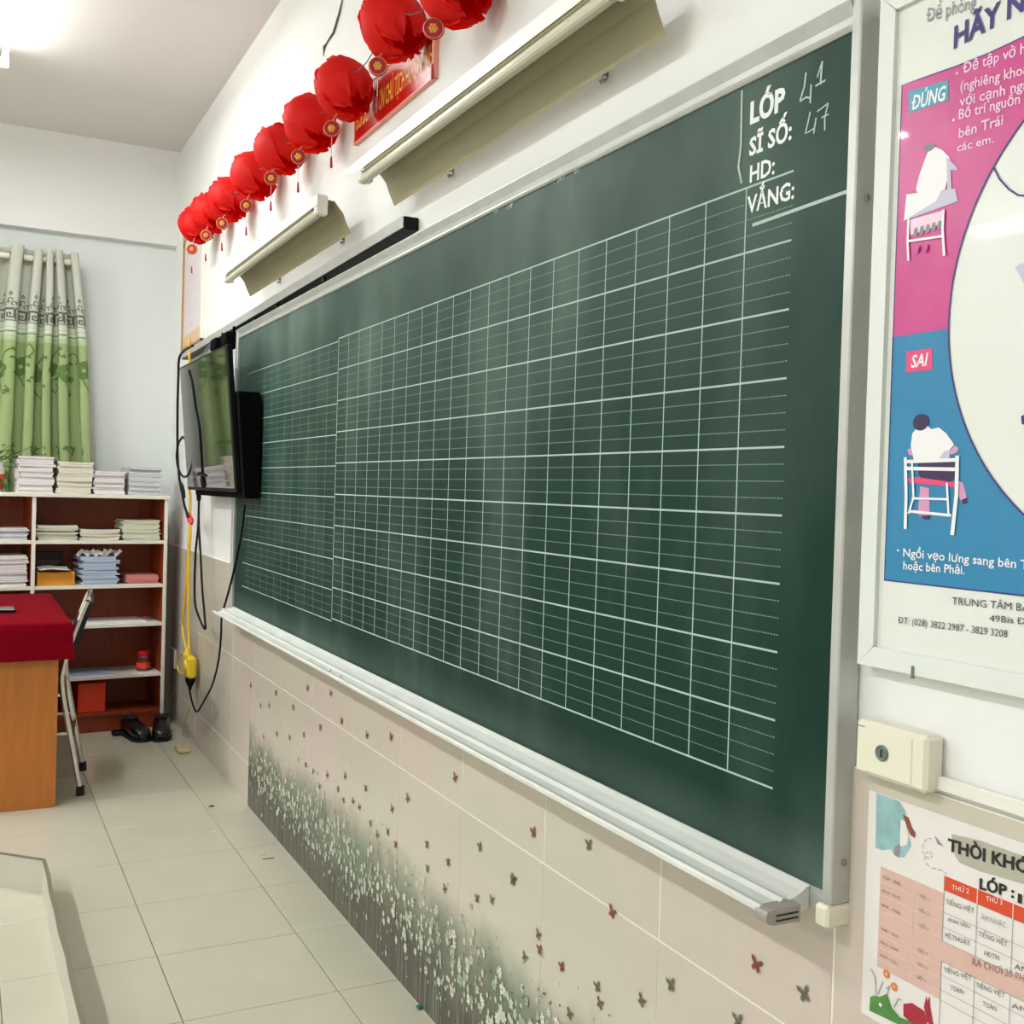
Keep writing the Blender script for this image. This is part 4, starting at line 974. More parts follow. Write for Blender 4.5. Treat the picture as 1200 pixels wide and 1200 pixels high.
MB().box(-.0012, .0002, 4.309, 5.321, .016, .583, M=MT).build('screen', M['screen'], tv)
MB().prism([(-.098, 1.297), (-.044, 1.297), (-.044, 1.710), (-.052, 1.722), (-.133, 1.722)], 1, 4.245, 5.25).build('rear_housing', M['black_matt'], tv)
for (u, w) in ((4.72, .06), (4.95, .06)):
    hb = MB(); hb.prism([(-.128, 1.925), (-.105, 1.915), (-.030, 1.955), (-.025, 2.045), (-.055, 2.045), (-.060, 1.985)], 1, u, u + .012)
    hb.bbox(-.085, -.020, u + .01, u + w + .05, 1.965, 2.022, .006); hb.build('hanger', M['black_matt'], tv)
for yy in (5.05, 5.12): MB().tube([(-.06, yy, 2.035), (-.14, yy + .03, 1.90)], .003, 5).build('strap', M['steel'], tv)
def cable(name, paths, r, m, label, cat='cable'):
    t = thing(name, label, cat, paths[0][len(paths[0]) // 2])
    return t
def smooth_path(P, n=5):
    P = [Vector(p) for p in P]; out = []
    for i in range(len(P) - 1):
        p0 = P[max(0, i - 1)]; p1 = P[i]; p2 = P[i + 1]; p3 = P[min(len(P) - 1, i + 2)]
        for k in range(n):
            t = k / n; out.append(.5 * ((2 * p1) + (-p0 + p2) * t + (2 * p0 - 5 * p1 + 4 * p2 - p3) * t * t + (-p0 + 3 * p1 - 3 * p2 + p3) * t ** 3))
    out.append(P[-1]); return out
# black video cable: from the rail end down past the television's far edge, looped, to the red clip
p1 = [(-0.1,5.4047,2.0307),(-0.1,5.6336,2.0295),(-0.1,5.7765,2.0043),(-0.1,5.7899,1.9161),(-0.1,5.7916,1.7369),(-0.1,5.762,1.5118),(-0.1,5.6946,1.3777),(-0.1,5.613,1.3122),(-0.1,5.5324,1.2398),(-0.1,5.4102,1.1836)]
o = MB().tube(smooth_path(p1), .0065, 7).build('video_cable', M['black']); props(o, 'black cable hanging from the rail end down past the far edge of the television', 'cable')
MB().tube([(-0.1,5.6677,1.3601),(-0.1,5.6158,1.3341),(-0.1,5.5761,1.304),(-0.1,5.5374,1.2786)], .012, 8, rs=[.006, .012, .012, .006]).build('ferrite', M['black'], o)
p = [(-0.13,5.4541,1.5806),(-0.13,5.2914,1.5463),(-0.13,5.1764,1.4906),(-0.13,5.1906,1.4341),(-0.13,5.2936,1.3896),(-0.13,5.429,1.3855),(-0.13,5.5523,1.4243),(-0.13,5.609,1.4857),(-0.13,5.5687,1.5498),(-0.13,5.4541,1.5806)]
props(MB().tube(smooth_path(p), .0060, 7).build('coiled_cable', M['black']), 'loop of black cable coiled over the far edge of the television', 'cable')
p = [(-0.1746,5.0883,1.8749),(-0.1687,5.0285,1.8075),(-0.1589,4.9853,1.6960),(-0.1513,4.9351,1.6087),(-0.1428,4.9280,1.5124),(-0.1324,4.9286,1.3930),(-0.1270,4.9294,1.3312)]
o = MB().tube(smooth_path(p), .0035, 7).build('front_cable', M['black']); props(o, 'black cable lying down the front of the television screen', 'cable')
MB().tube([(-0.1332,4.9331,1.3852),(-0.1312,4.9310,1.3620),(-0.1292,4.9192,1.3390)], .010, 8, rs=[.006, .010, .008]).build('connector', M['black'], o)
MB().tube([(-0.1336,5.0616,1.3892),(-0.1342,4.9784,1.3969),(-0.1332,4.8467,1.3852)], .010, 8, rs=[.004, .010, .003]).build('cable_tie', M['black'], o)
p = [(-0.07,5.3237,1.3123),(-0.07,5.3166,1.254),(-0.07,5.3227,1.1285),(-0.07,5.3718,0.9998),(-0.07,5.3677,0.7891),(-0.07,5.2724,0.7156),(-0.07,5.1015,0.6668),(-0.07,5.1072,0.7145),(-0.07,5.1841,0.8486),(-0.07,5.2447,1.0081),(-0.07,5.304,1.1501),(-0.07,5.3166,1.254)]
o = MB().tube(smooth_path(p), .0055, 7).build('hanging_cable', M['black']); props(o, 'long black cable loop hanging below the television in front of the tiles', 'cable')
MB().tube([(-0.07,5.3291,1.3039),(-0.07,5.3202,1.2831),(-0.07,5.3181,1.2665)], .012, 8, rs=[.010, .012, .009]).build('connector', M['black'], o)
# power cord from behind the television to the yellow plug
p = [(-0.045,4.4645,1.2665),(-0.045,4.5134,1.1462),(-0.045,4.6247,0.9932),(-0.045,4.7601,0.8501),(-0.045,4.8551,0.7554),(-0.045,4.863,0.6654),(-0.045,4.9036,0.5428),(-0.045,5.0205,0.4169),(-0.045,5.1866,0.3138),(-0.045,5.3649,0.221),(-0.045,5.4772,0.2334),(-0.045,5.5764,0.2935),(-0.045,5.6267,0.32)]
o = MB().tube(smooth_path(p), .0048, 7).build('power_cord', M['black']); props(o, 'thin black power cord running from the board corner down to the yellow plug', 'cord')
P0 = Vector([(-0.045,5.5612,0.3576)][0])
MB().lathe([(.026, 0), (.024, -.02), (.010, -.05), (.006, -.065)], P0, 12).build('plug', M['black'], o)
# yellow extension cord
p = [(-0.05,5.777,2.1072),(-0.05,5.7644,2.0073),(-0.05,5.7474,1.8716),(-0.05,5.7079,1.5574),(-0.05,5.6855,1.3793),(-0.05,5.6454,1.247),(-0.05,5.6495,1.0922),(-0.05,5.6797,0.9574),(-0.05,5.7075,0.799),(-0.05,5.7413,0.6834),(-0.05,5.7783,0.5887),(-0.05,5.6948,0.5099),(-0.05,5.5958,0.4798)]
o = MB().tube(smooth_path(p), .0070, 7).build('extension_cord', M['yellow_wire']); props(o, 'yellow extension cord hanging behind the television down to a yellow socket', 'cord')
p = [(-0.05,5.6454,1.247),(-0.05,5.6262,1.0933),(-0.05,5.6446,0.9598),(-0.05,5.6369,0.8057),(-0.05,5.6149,0.6314),(-0.05,5.5724,0.4788)]
MB().tube(smooth_path(p), .0070, 7).build('return_strand', M['yellow_wire'], o)
S0 = Vector([(-0.05,5.5654,0.4229)][0])
s_ = MB().bbox(S0.x - .024, S0.x + .024, S0.y - .075, S0.y + .06, S0.z - .060, S0.z + .050, .012).build('socket_block', M['yellow'], o)
MB().tube([S0 + Vector((-.012, .0, .05)), S0 + Vector((-.008, 0, .085))], .018, 9, rs=[.022, .010]).build('strain_relief', M['yellow'], s_)
MB().lathe([(0, 0), (.032, 0), (.030, .010), (0, .012)], S0 + Vector((-.024, -.030, .0)), 16, M=Matrix.Rotation(-PI / 2, 3, 'Y')).build('outlet_face', M['yellow'], s_)
p = [(-0.045,5.7888,0.451),(-0.045,5.9088,0.4009),(-0.045,5.9283,0.3515),(-0.045,5.8239,0.3362),(-0.045,5.6554,0.3595)]
MB().tube(smooth_path(p), .0045, 6).build('yellow_hoop', M['yellow_wire'], o)
R0 = [(-0.09,5.5133,1.2017),(-0.09,5.4659,1.1904),(-0.09,5.4066,1.1669),(-0.09,5.3823,1.1509)]
props(MB().tube(R0, .014, 9, rs=[.009, .015, .016, .007]).build('red_clip', M['red_plastic']), 'small red plug end gripping the yellow cord below the television', 'plug')
p = [(-0.03,5.6004,0.2044),(-0.03,5.7087,0.1251),(-0.03,5.7732,0.0575),(-0.03,5.8013,-0.0124)] + [(-0.0884,5.4872,0.014)]
o = MB().tube(smooth_path(p), .0042, 6).build('pale_wire', M['pale_wire']); props(o, 'pale yellow wire hanging to the floor beside the tiles in the far corner', 'wire')
E0 = Vector([(-0.0885,5.4859,0.01)][0])
MB().bbox(E0.x - .03, E0.x + .03, E0.y - .06, E0.y + .05, .001, .022, .006).build('end_plug', M['pale_wire'], o)

# ================================================================ curtain and rod
RT = [-115, -80, -45, -12, 22, 47, 59.5, 71, 91]; RB = [-130, -100, -70, -30, 10, 33, 55, 76, 104]
ZT, ZB = 2.612, 0.9
def cpt(s, z, off=0.0):
    u = (ZT - z) / (ZT - 1.48)
    def X(k):
        k = max(0, min(len(RT) - 1, k)); a = -.943 + RT[k] * .00415; b = -.940 + RT[k] * 0 + RB[k] * .0045
        return a + (b - a) * min(u, 1.15) ** .8
    k = int(math.floor(s)); f = s - k
    if k >= len(RT) - 1: x = X(len(RT) - 1) + (s - (len(RT) - 1)) * .062
    else: x = X(k) + (X(k + 1) - X(k)) * f
    wdt = abs(X(min(k + 1, len(RT) - 1)) - X(min(k, len(RT) - 2))) if k < len(RT) - 1 else .08
    amp = .050 * (1 - .25 * min(u, 1)) * min(1, .45 + wdt / .16)
    c = math.cos(2 * PI * s); c = math.copysign(abs(c) ** .8, c)
    y = 6.430 - .030 * max(0, 1 - wdt / .09) - amp * c + .008 * math.sin(3.1 * s + 4 * z)
    x += .010 * math.sin(4 * PI * s) + .004 * math.sin(6 * z + s)
    return Vector((x, y - off, z + .006 * math.sin(2 * s)))
mb = MB(); NS, NZ = 180, 46; S1 = 8.42
vs = [cpt(S1 * i / NS, ZT - (ZT - ZB) * j / NZ) for j in range(NZ + 1) for i in range(NS + 1)]
fs = [(j * (NS + 1) + i, (j + 1) * (NS + 1) + i, (j + 1) * (NS + 1) + i + 1, j * (NS + 1) + i + 1) for j in range(NZ) for i in range(NS)]
mb.add(vs, fs)
cur = mb.build('curtain', M['curtain'], smooth=True); props(cur, 'pale grey and green eyelet curtain with embroidered flowers on the far wall', 'curtain')
em = MB(); emats = [M['emb_dark'], M['emb_green'], M['emb_light']]
def ribbon(P, w, mi):
    P = [(min(max(p[0], .05), S1 - .05), p[1]) for p in P]
    out = []
    for a, b_ in zip(P[:-1], P[1:]):
        n = max(1, int(abs(b_[0] - a[0]) / .025))
        for k in range(n): out.append((a[0] + (b_[0] - a[0]) * k / n, a[1] + (b_[1] - a[1]) * k / n))
    out.append(P[-1]); L, R2 = [], []
    for i, p in enumerate(out):
        a = out[max(0, i - 1)]; b_ = out[min(len(out) - 1, i + 1)]
        dx, dz = (b_[0] - a[0]) * .16, b_[1] - a[1]; l = math.hypot(dx, dz) or 1; nx, nz = -dz / l * w / 2 / .16, dx / l * w / 2
        L.append(cpt(p[0] + nx, p[1] + nz, .003)); R2.append(cpt(p[0] - nx, p[1] - nz, .003))
    n = len(out); em.add(L + R2, [(i, i + 1, n + i + 1, n + i) for i in range(n - 1)], mi)
rc = random.Random(4)
U = .27
for k in range(int(S1 / U)):
    s0 = k * U + .02
    if s0 + U > S1: break
    z0, z1 = 2.208, 2.262; e = (z1 - z0); w = U * .86
    K = [(0, 0), (0, 1), (1, 1), (1, .22), (.38, .22), (.38, .62), (.68, .62), (.68, .42)]
    ribbon([(s0 + w * a, z0 + e * b_) for a, b_ in K], .0065, 0)
    for q in range(3):
        cs = s0 + U * (.2 + .3 * q); cz = 2.292 + .02 * (q % 2)
        ribbon([(cs + .05 * math.cos(t), cz + .011 * math.sin(t)) for t in [PI * j / 4 for j in range(7)]], .004, 0)
    ribbon([(s0 + U * .5 - .03, 2.345), (s0 + U * .5, 2.358), (s0 + U * .5 + .03, 2.345), (s0 + U * .5, 2.337), (s0 + U * .5 - .03, 2.345)], .005, 0)
ribbon([(.1, 2.268), (S1 - .1, 2.268)], .003, 0); ribbon([(.1, 2.202), (S1 - .1, 2.202)], .003, 0)
for k in range(10):
    s0 = .25 + .86 * k + rc.uniform(-.05, .05)
    if s0 > S1 - .3: break
    cz = 1.935 + .03 * (k % 2)
    for q in range(6):
        a = q * PI / 3 + .3
        pc = (s0 + .17 * math.cos(a), cz + .032 * math.sin(a))
        pet = [(pc[0] + .10 * math.cos(t), pc[1] + .020 * math.sin(t)) for t in [2 * PI * j / 10 for j in range(11)]]
        ribbon(pet, .006, 1)
        c_ = cpt(pc[0], pc[1], .004); ring = [cpt(x, z, .0025) for x, z in pet[:-1]]
        if pc[0] > S1 - .15: continue
        em.add([c_] + ring, [(0, 1 + j, 1 + (j + 1) % 10) for j in range(10)], 1)
    ribbon([(s0 + .1, cz + .05), (s0 + .25, cz + .10), (s0 + .42, cz + .125), (s0 + .55, cz + .09), (s0 + .45, cz + .06)], .006, 1)
    ribbon([(s0 - .05, cz - .05), (s0 + .08, cz - .10), (s0 + .22, cz - .135), (s0 + .33, cz - .11), (s0 + .25, cz - .085)], .006, 1)
    for q in range(5):
        cs, czz = s0 + rc.uniform(.2, .65), cz + rc.uniform(-.13, .11)
        ribbon([(cs, czz), (cs + .06, czz + .012), (cs + .10, czz - .004)], .010, 1)
for k in range(22):
    s0 = .2 + .38 * k
    if s0 > S1 - .2: break
    for q in range(4): ribbon([(s0 + rc.uniform(-.1, .1), 1.50 + rc.uniform(-.02, .03)), (s0 + rc.uniform(-.1, .1), 1.50 + rc.uniform(-.02, .04))], .007, 1)
ribbon([(.1, 2.145), (S1 - .1, 2.145)], .004, 1)
em.build('embroidery', emats, cur)['kind'] = 'stuff'
rod = thing('curtain_rod', 'white curtain rod holding the eyelet curtain under the far beam', 'rod', (-1.2, 6.430, 2.56))
MB().tube([(-2.6, 6.430, 2.560), (-.570, 6.430, 2.560)], .0165, 16).build('rod_tube', M['cream_plastic'], rod)
MB().ball((-.560, 6.430, 2.560), .022, 12, 8).build('finial', M['cream_plastic'], rod)
for xx in (-.60, -2.3): MB().bbox(xx - .008, xx + .008, 6.430, 6.56, 2.545, 2.575, .002).build('rod_bracket', M['white_plastic'], rod)
eye = MB()
for k in range(9):
    for h in (-.25, .25):
        c_ = cpt(k + h, 2.56)
        if k + h > 0: eye.tube([(c_.x + .001 * h, 6.430 + .022 * math.cos(t), 2.56 + .022 * math.sin(t)) for t in [2 * PI * j / 12 for j in range(12)]], .0035, 5, closed=True)
eye.build('eyelets', M['steel'], cur)

# ================================================================ bookcase
BA = math.radians(5.4); BO = Vector((-.93, 6.0, 0))
bc = thing('bookcase', 'open bookcase with white edges and reddish brown back against the far wall', 'bookcase', BO, BA)
BM = Matrix.Translation(BO) @ Matrix.Rotation(BA, 4, 'Z')
BD = .295
def bl(name, mb_, m): return mb_.build(name, m, bc, local=True)
bl('top_board', MB().bbox(-1.15, .853, -.012, BD, 1.258, 1.278, .002), M['case_edge'])
for xx in (.827, .155, -.495, -1.145):
    bl('upright', MB().bbox(xx, xx + .018, .002, BD, 0.0, 1.258, .001), M['case_wood'])
    bl('edge_strip', MB().bbox(xx - .0005, xx + .0185, -.001, .002, 0.0, 1.258, .0005), M['case_edge'])
bl('back_panel', MB().box(-1.145, .845, BD - .008, BD, .0, 1.258), M['case_wood'])
for zz in (1.013, .774, .562, .285):
    for a, b_ in ((.173, .827), (-.477, .155), (-1.127, -.495)):
        bl('shelf', MB().bbox(a, b_, .003, BD - .009, zz, zz + .018, .001), M['case_edge'])
for a, b_ in ((.173, .827), (-.477, .155), (-1.127, -.495)):
    bl('bottom_board', MB().bbox(a, b_, .004, BD - .009, .084, .102, .001), M['case_wood'])
    bl('plinth', MB().box(a, b_, .012, .028, .0, .084), M['case_wood'])
mk = bl('handle_knob', MB().ball((.848, .10, .42), .012, 8, 6), M['steel'])

def notebook_mesh(w, d, t, bend, mp, mc):
    n = 8; vs = []; fs = []; mi = []
    lay = [(-t / 2, 0), (-t / 2 + .0007, 0), (t / 2 - .0007, 0), (t / 2, 0)]
    for (zz, _) in lay:
        for i in range(n + 1):
            u = -1 + 2 * i / n; z = zz + bend * u * u
            k = 1.0 if zz in (-t / 2, t / 2) else 1.0
            for y in (-d / 2, d / 2): vs.append((u * w / 2, y, z))
    def I(l, i, j): return l * (n + 1) * 2 + i * 2 + j
    for l in range(3):
        for i in range(n):
            fs.append((I(l, i, 0), I(l, i + 1, 0), I(l + 1, i + 1, 0), I(l + 1, i, 0))); mi.append(0 if l == 1 else 1)
            fs.append((I(l, i + 1, 1), I(l, i, 1), I(l + 1, i, 1), I(l + 1, i + 1, 1))); mi.append(0 if l == 1 else 1)
        fs.append((I(l, 0, 1), I(l, 0, 0), I(l + 1, 0, 0), I(l + 1, 0, 1))); mi.append(1)
        fs.append((I(l, n, 0), I(l, n, 1), I(l + 1, n, 1), I(l + 1, n, 0))); mi.append(0 if l == 1 else 1)
    for i in range(n):
        fs.append((I(3, i, 0), I(3, i + 1, 0), I(3, i + 1, 1), I(3, i, 1))); mi.append(1)
        fs.append((I(0, i, 1), I(0, i + 1, 1), I(0, i + 1, 0), I(0, i, 0))); mi.append(1)
    me = bpy.data.meshes.new('notebook'); me.from_pydata(vs, [], fs); me.materials.append(mp); me.materials.append(mc)
    me.polygons.foreach_set('material_index', mi); me.update(); return me
def stack(label, group, x0, x1, y0, z0, H, n, mp, mc=None, bend=.0, jit=.006, seed=1, gap=None, mcs=None):
    """notebooks piled flat; x0..x1 along the shelf (bookcase frame)"""
    r = random.Random(seed); mc = mc or M['nb_cover_light']; t = H / n
    ms = [notebook_mesh((x1 - x0) * f, .20, t * .97, bend, mp, c) for f, c in ((1.0, mc), (.97, mp), (.94, mp))]
    for i in range(n):
        me = ms[0] if (gap and i in gap) else ms[1 + r.randrange(2)]
        o = bpy.data.objects.new('notebook', me); COL.objects.link(o)
        p = BM @ Vector(((x0 + x1) / 2 + r.uniform(-jit, jit), y0 + .10 + r.uniform(-.004, .008), z0 + t * (i + .5)))
        o.location = p; o.rotation_euler = (0, 0, BA + r.uniform(-.03, .03) + (PI if r.random() < .5 else 0))
        props(o, label if i < n - 1 else 'topmost ' + label, 'notebook', group)
TOPZ = 1.2785
stack('white school notebook in the tallest stack on the bookcase top, beside the plant', 'notebooks in the stack beside the plant', .086, .262, .03, TOPZ, .190, 14, M['nb_white'], M['nb_cover'], gap=(10, 13), seed=1)
stack('cream notebook in the second stack on the bookcase top', 'notebooks in the second stack on the bookcase top', .275, .455, .03, TOPZ, .168, 13, M['nb_cream'], M['nb_cover'], gap=(7, 12), seed=2, bend=.002)
stack('white notebook in the lowest stack on the bookcase top', 'notebooks in the low third stack on the bookcase top', .458, .620, .03, TOPZ, .125, 10, M['nb_white'], M['nb_cover'], gap=(2, 4, 7, 9), seed=3, bend=.0015)
stack('white notebook in the rightmost stack on the bookcase top', 'notebooks in the rightmost stack on the bookcase top', .640, .815, .035, TOPZ, .150, 12, M['nb_grey'], M['nb_cover'], gap=(8, 11), seed=4, bend=.002)
z1_, z2_, z3_, z4_ = 1.0315, .7925, .5805, .3035
stack('pale notebook in the left pile on the upper right shelf', 'notebooks in the left pile on the upper right shelf', .180, .385, .03, z1_, .078, 8, M['nb_green'], M['nb_cover'], gap=(3, 5, 7), seed=5, bend=.003)
stack('pale notebook in the low middle pile on the upper right shelf', 'notebooks in the middle pile on the upper right shelf', .395, .600, .03, z1_, .058, 6, M['nb_cream'], M['nb_cover'], gap=(2, 5), seed=6, bend=.003)
stack('pale green notebook in the taller right pile on the upper right shelf', 'notebooks in the right pile on the upper right shelf', .612, .815, .03, z1_, .108, 11, M['nb_green'], M['nb_cover'], gap=(5, 9), seed=7, bend=.003)
stack('white notebook in the low pile on the upper left shelf', 'notebooks on the upper left shelf', -.10, .145, .03, z1_, .062, 7, M['nb_grey'], M['nb_cover'], gap=(3,), seed=8, bend=.002)
stack('grey white notebook in the tall pile on the middle left shelf', 'notebooks on the middle left shelf', -.10, .145, .03, z2_, .160, 15, M['nb_white'], M['nb_cover'], gap=(2, 4, 8, 12), seed=9, bend=.002)
stack('pale blue notebook in the ragged tall pile on the middle right shelf', 'pale blue notebooks on the middle right shelf', .405, .595, .03, z2_, .150, 15, M['nb_blue'], M['nb_cover'], gap=(5, 9), seed=10, jit=.013, bend=.001)
stack('pink notebook in the small pile on the middle right shelf', 'pink notebooks on the middle right shelf', .640, .815, .04, z2_, .046, 5, M['nb_pink'], M['nb_cover'], seed=11)
# loose crumpled sheets on the blue pile
def sheet_mesh(w, d, seed, amp):
    r = random.Random(seed); n = 6; a, b_, c_ = r.random() * 6, r.random() * 6, r.uniform(3, 7)
    mb_ = MB(); vs = []
    for j in range(n + 1):
        for i in range(n + 1):
            u, v = i / n - .5, j / n - .5
            vs.append((u * w, v * d, amp * (math.sin(c_ * u + a) + math.cos(c_ * v + b_)) * .5 + amp))
    return vs, [(j * (n + 1) + i, j * (n + 1) + i + 1, (j + 1) * (n + 1) + i + 1, (j + 1) * (n + 1) + i) for j in range(n) for i in range(n)]
rs_ = random.Random(12)
for k in range(9):
    vs, fs = sheet_mesh(.045, .020, k + 3, .004)
    Mx = BM @ Matrix.Translation((.405 + .024 * k, .05 + .03 * rs_.random(), z2_ + .166 + .006 * rs_.random())) @ Matrix.Rotation(rs_.uniform(-1, 1), 4, 'Z') @ Matrix.Rotation(rs_.uniform(-1.0, 1.0), 4, 'Y') @ Matrix.Rotation(.9, 4, 'X')
    props(MB().add([Mx @ Vector(v) for v in vs], fs).build('crumpled_sheet', M['paper'], smooth=True), 'crumpled white scrap on top of the ragged blue notebook pile', 'paper', 'crumpled scraps on the blue notebook pile')
def bprop(name, mb_, m, label, cat, group=None):
    mb_.v = [tuple(BM @ Vector(v)) for v in mb_.v]
    return props(mb_.build(name, m), label, cat, group)
ob = bprop('card_tray', MB().bbox(.190, .375, .03, .20, z2_, z2_ + .070, .002), M['orange_box'], 'yellow orange card box on the middle right shelf', 'box')
vs, fs = sheet_mesh(.15, .12, 9, .020)
Mx = BM @ Matrix.Translation((.275, .055, z2_ + .070)) @ Matrix.Rotation(-.12, 4, 'Y') @ Matrix.Rotation(.22, 4, 'X')
props(MB().add([Mx @ Vector(v) for v in vs], fs).build('curled_paper', M['paper'], smooth=True), 'curled white paper lying over the yellow orange box', 'paper')
db = bprop('dark_book', MB().bbox(.190, .345, .225, .25, z2_, z2_ + .165, .002), mat('dark_cover', srgb(30, 16, 16), .5), 'dark book standing behind the yellow orange box', 'book')
pm = MB()
for (zz, a, b_) in ((.112, .20, .335), (.100, .215, .325), (.089, .24, .30)):
    x = a
    while x < b_: pm.box(x, x + .008, .2238, .2246, z2_ + zz, z2_ + zz + .007); x += .0125
pm.v = [tuple(BM @ Vector(v)) for v in pm.v]
pm.build('faded_title', mat('faded_title_ink', srgb(150, 120, 96), .6), db)
bprop('paper_sheet', MB().bbox(.44, .75, .03, .25, z3_, z3_ + .008, .001), M['paper'], 'white papers lying flat on the third shelf behind the chair', 'paper')
bprop('paper_sheet', MB().bbox(.30, .42, .02, .22, z3_, z3_ + .003, .001), mat('bluish_paper', srgb(190, 204, 226), .7), 'bluish paper lying flat on the third shelf next to the chair back', 'paper')
bprop('paper_sheet', MB().bbox(.22, .60, .04, .28, z4_, z4_ + .003, .001), mat('bluish_paper_low', srgb(170, 186, 216), .7), 'bluish paper sheet lying on the fourth shelf', 'paper')
jar = thing('glass_jar', 'small clear jar with a red lid and red contents on the fourth shelf', 'jar', BM @ Vector((.755, .10, z4_)))
jp = BM @ Vector((.755, .10, z4_ + .0005))
MB().lathe([(0, 0), (.034, 0), (.037, .006), (.037, .075), (.028, .088), (0, .088)], jp, 18).build('jar_body', mat('jar_glass', srgb(110, 40, 40), .1, coat=.6), jar, smooth=False)
MB().lathe([(.030, .086), (.032, .088), (.032, .106), (.028, .109), (0, .109)], jp, 18).build('lid', M['red_plastic'], jar)
MB().lathe([(.0375, .016), (.0378, .018), (.0378, .045), (.0375, .047)], jp, 18).build('red_label', M['red_box'], jar)
bprop('red_carton', MB().bbox(.405, .545, .04, .20, .1025, .262, .003), M['red_box'], 'bright red orange square carton on the bottom shelf', 'carton')

# potted plant on the bookcase
pc = BM @ Vector((-.02, .17, TOPZ))
pt = thing('potted_plant', 'spiky green potted plant in a white and orange pot on the bookcase top', 'plant', pc)
MB().lathe([(0, 0), (.055, 0), (.070, .155), (.066, .155), (.062, .13), (0, .13)], pc, 22).build('pot', M['white_plastic'], pt)
MB().lathe([(.0565, .012), (.0572, .012), (.0650, .092), (.0643, .092)], pc, 22).build('orange_band', M['pot_orange'], pt)
rp = random.Random(8)
def leaf(a, lean, L, w, droop, base=.13):
    n = 6; vs = []
    dx, dy = math.cos(a), math.sin(a)
    for i in range(n + 1):
        u = i / n; r = L * u * math.sin(lean + droop * u); z = L * u * math.cos(lean + droop * u)
        ww = w * math.sin(PI * min(1, .15 + u * .85)) + .0008
        for sg, dz in ((-1, .35), (0, 0), (1, .35)): vs.append(pc + Vector((dx * r - dy * sg * ww, dy * r + dx * sg * ww, base + z + dz * ww)))
    fs = []
    for i in range(n):
        for j in range(2): q_ = i * 3 + j; fs.append((q_, q_ + 1, q_ + 4, q_ + 3))
    MB().add(vs, fs).build('leaf', M['leaf'], pt, smooth=True)
for k in range(26):
    leaf(rp.uniform(0, 6.28), rp.uniform(.2, 1.1), rp.uniform(.10, .20), rp.uniform(.005, .009), rp.uniform(.3, 1.6))
for a, l_, L in ((-.25, .95, .24), (-.1, 1.25, .26), (-.5, 1.5, .20), (-.2, .75, .15), (-.6, 2.4, .24), (-.3, 2.5, .22), (-.9, 2.3, .22), (0.2, 2.2, .2)): leaf(a, l_, L, .009, .12)

# ================================================================ desk, cloth, chair
dk = thing('teacher_desk', 'wooden teacher desk with an orange brown laminate end panel at the left edge', 'desk', (-1.0, 5.3, 0))
def rp_prof(x0, x1, z0, z1, r):
    P = [(x0, z0)]
    for k in range(6): a = -PI / 2 + PI / 2 * k / 5; P.append((x1 - r + r * math.cos(a), z0 + r + r * math.sin(a)))
    P += [(x1, z1), (x0, z1)]; return P
MB().prism(rp_prof(-1.29, -.733, .0, .744, .022), 1, 4.722, 4.745).build('end_panel', M['wood'], dk)
MB().prism(rp_prof(-1.29, -.733, .0, .744, .022), 1, 5.86, 5.883).build('end_panel', M['wood'], dk)
MB().bbox(-1.31, -.700, 4.705, 5.900, .744, .764, .002).build('desk_top', M['wood'], dk)
MB().box(-1.285, -1.27, 4.745, 5.86, .12, .744).build('modesty_panel', M['wood'], dk)
dr = MB().bbox(-1.26, -.86, 5.40, 5.86, .58, .744, .003).build('drawer_box', M['wood'], dk)
# cloth
def cloth():
    X0, X1, Y0, Y1 = -1.325, -.682, 4.688, 5.915; zt = .7675; zb = .615; r = .012
    mb_ = MB(); ring = []
    def side(px, py, k):
        pass
    xs = [X0 + (X1 - X0) * i / 24 for i in range(25)]; ys = [Y0 + (Y1 - Y0) * i / 40 for i in range(41)]
    per = [(x, Y0, 0, -1) for x in xs] + [(X1, y, 1, 0) for y in ys[1:]] + [(x, Y1, 0, 1) for x in xs[::-1][1:]] + [(X0, y, -1, 0) for y in ys[::-1][1:-1]]
    lv = [(-r, 0), (-r * .3, -.003), (0, -r), (.001, -.05), (.003, -.10), (.006, zb - zt)]
    n = len(per); vs = []
    cxm, cym = (X0 + X1) / 2, (Y0 + Y1) / 2
    for li, (o_, dz) in enumerate(lv):
        for k, (x, y, nx, ny) in enumerate(per):
            w = max(0, (li - 2)) / 3 * .006 * math.sin(k * .55 + 1.3 * math.sin(k * .21))
            if x in (X0, X1) and y in (Y0, Y1):
                nx = 1 if x == X1 else -1; ny = 1 if y == Y1 else -1; w *= .3
            vs.append((x + nx * (o_ + w), y + ny * (o_ + w), zt + dz))
    fs = [(l * n + k, (l + 1) * n + k, (l + 1) * n + (k + 1) % n, l * n + (k + 1) % n) for l in range(len(lv) - 1) for k in range(n)]
    fs.append(tuple(range(n)))
    mb_.add(vs, fs); return mb_
props(smooth_by_angle(cloth().build('table_cloth', M['red_cloth']), 50), 'dark red cloth draped over the teacher desk', 'tablecloth')
ph = MB().bbox(-1.02, -.885, 5.06, 5.19, .768, .782, .003).build('mobile_phone', M['black']); props(ph, 'black phone lying on the red desk cloth', 'phone')
MB().bbox(-1.018, -.887, 5.063, 5.187, .7815, .7835, .001).build('light_rim', M['steel'], ph)

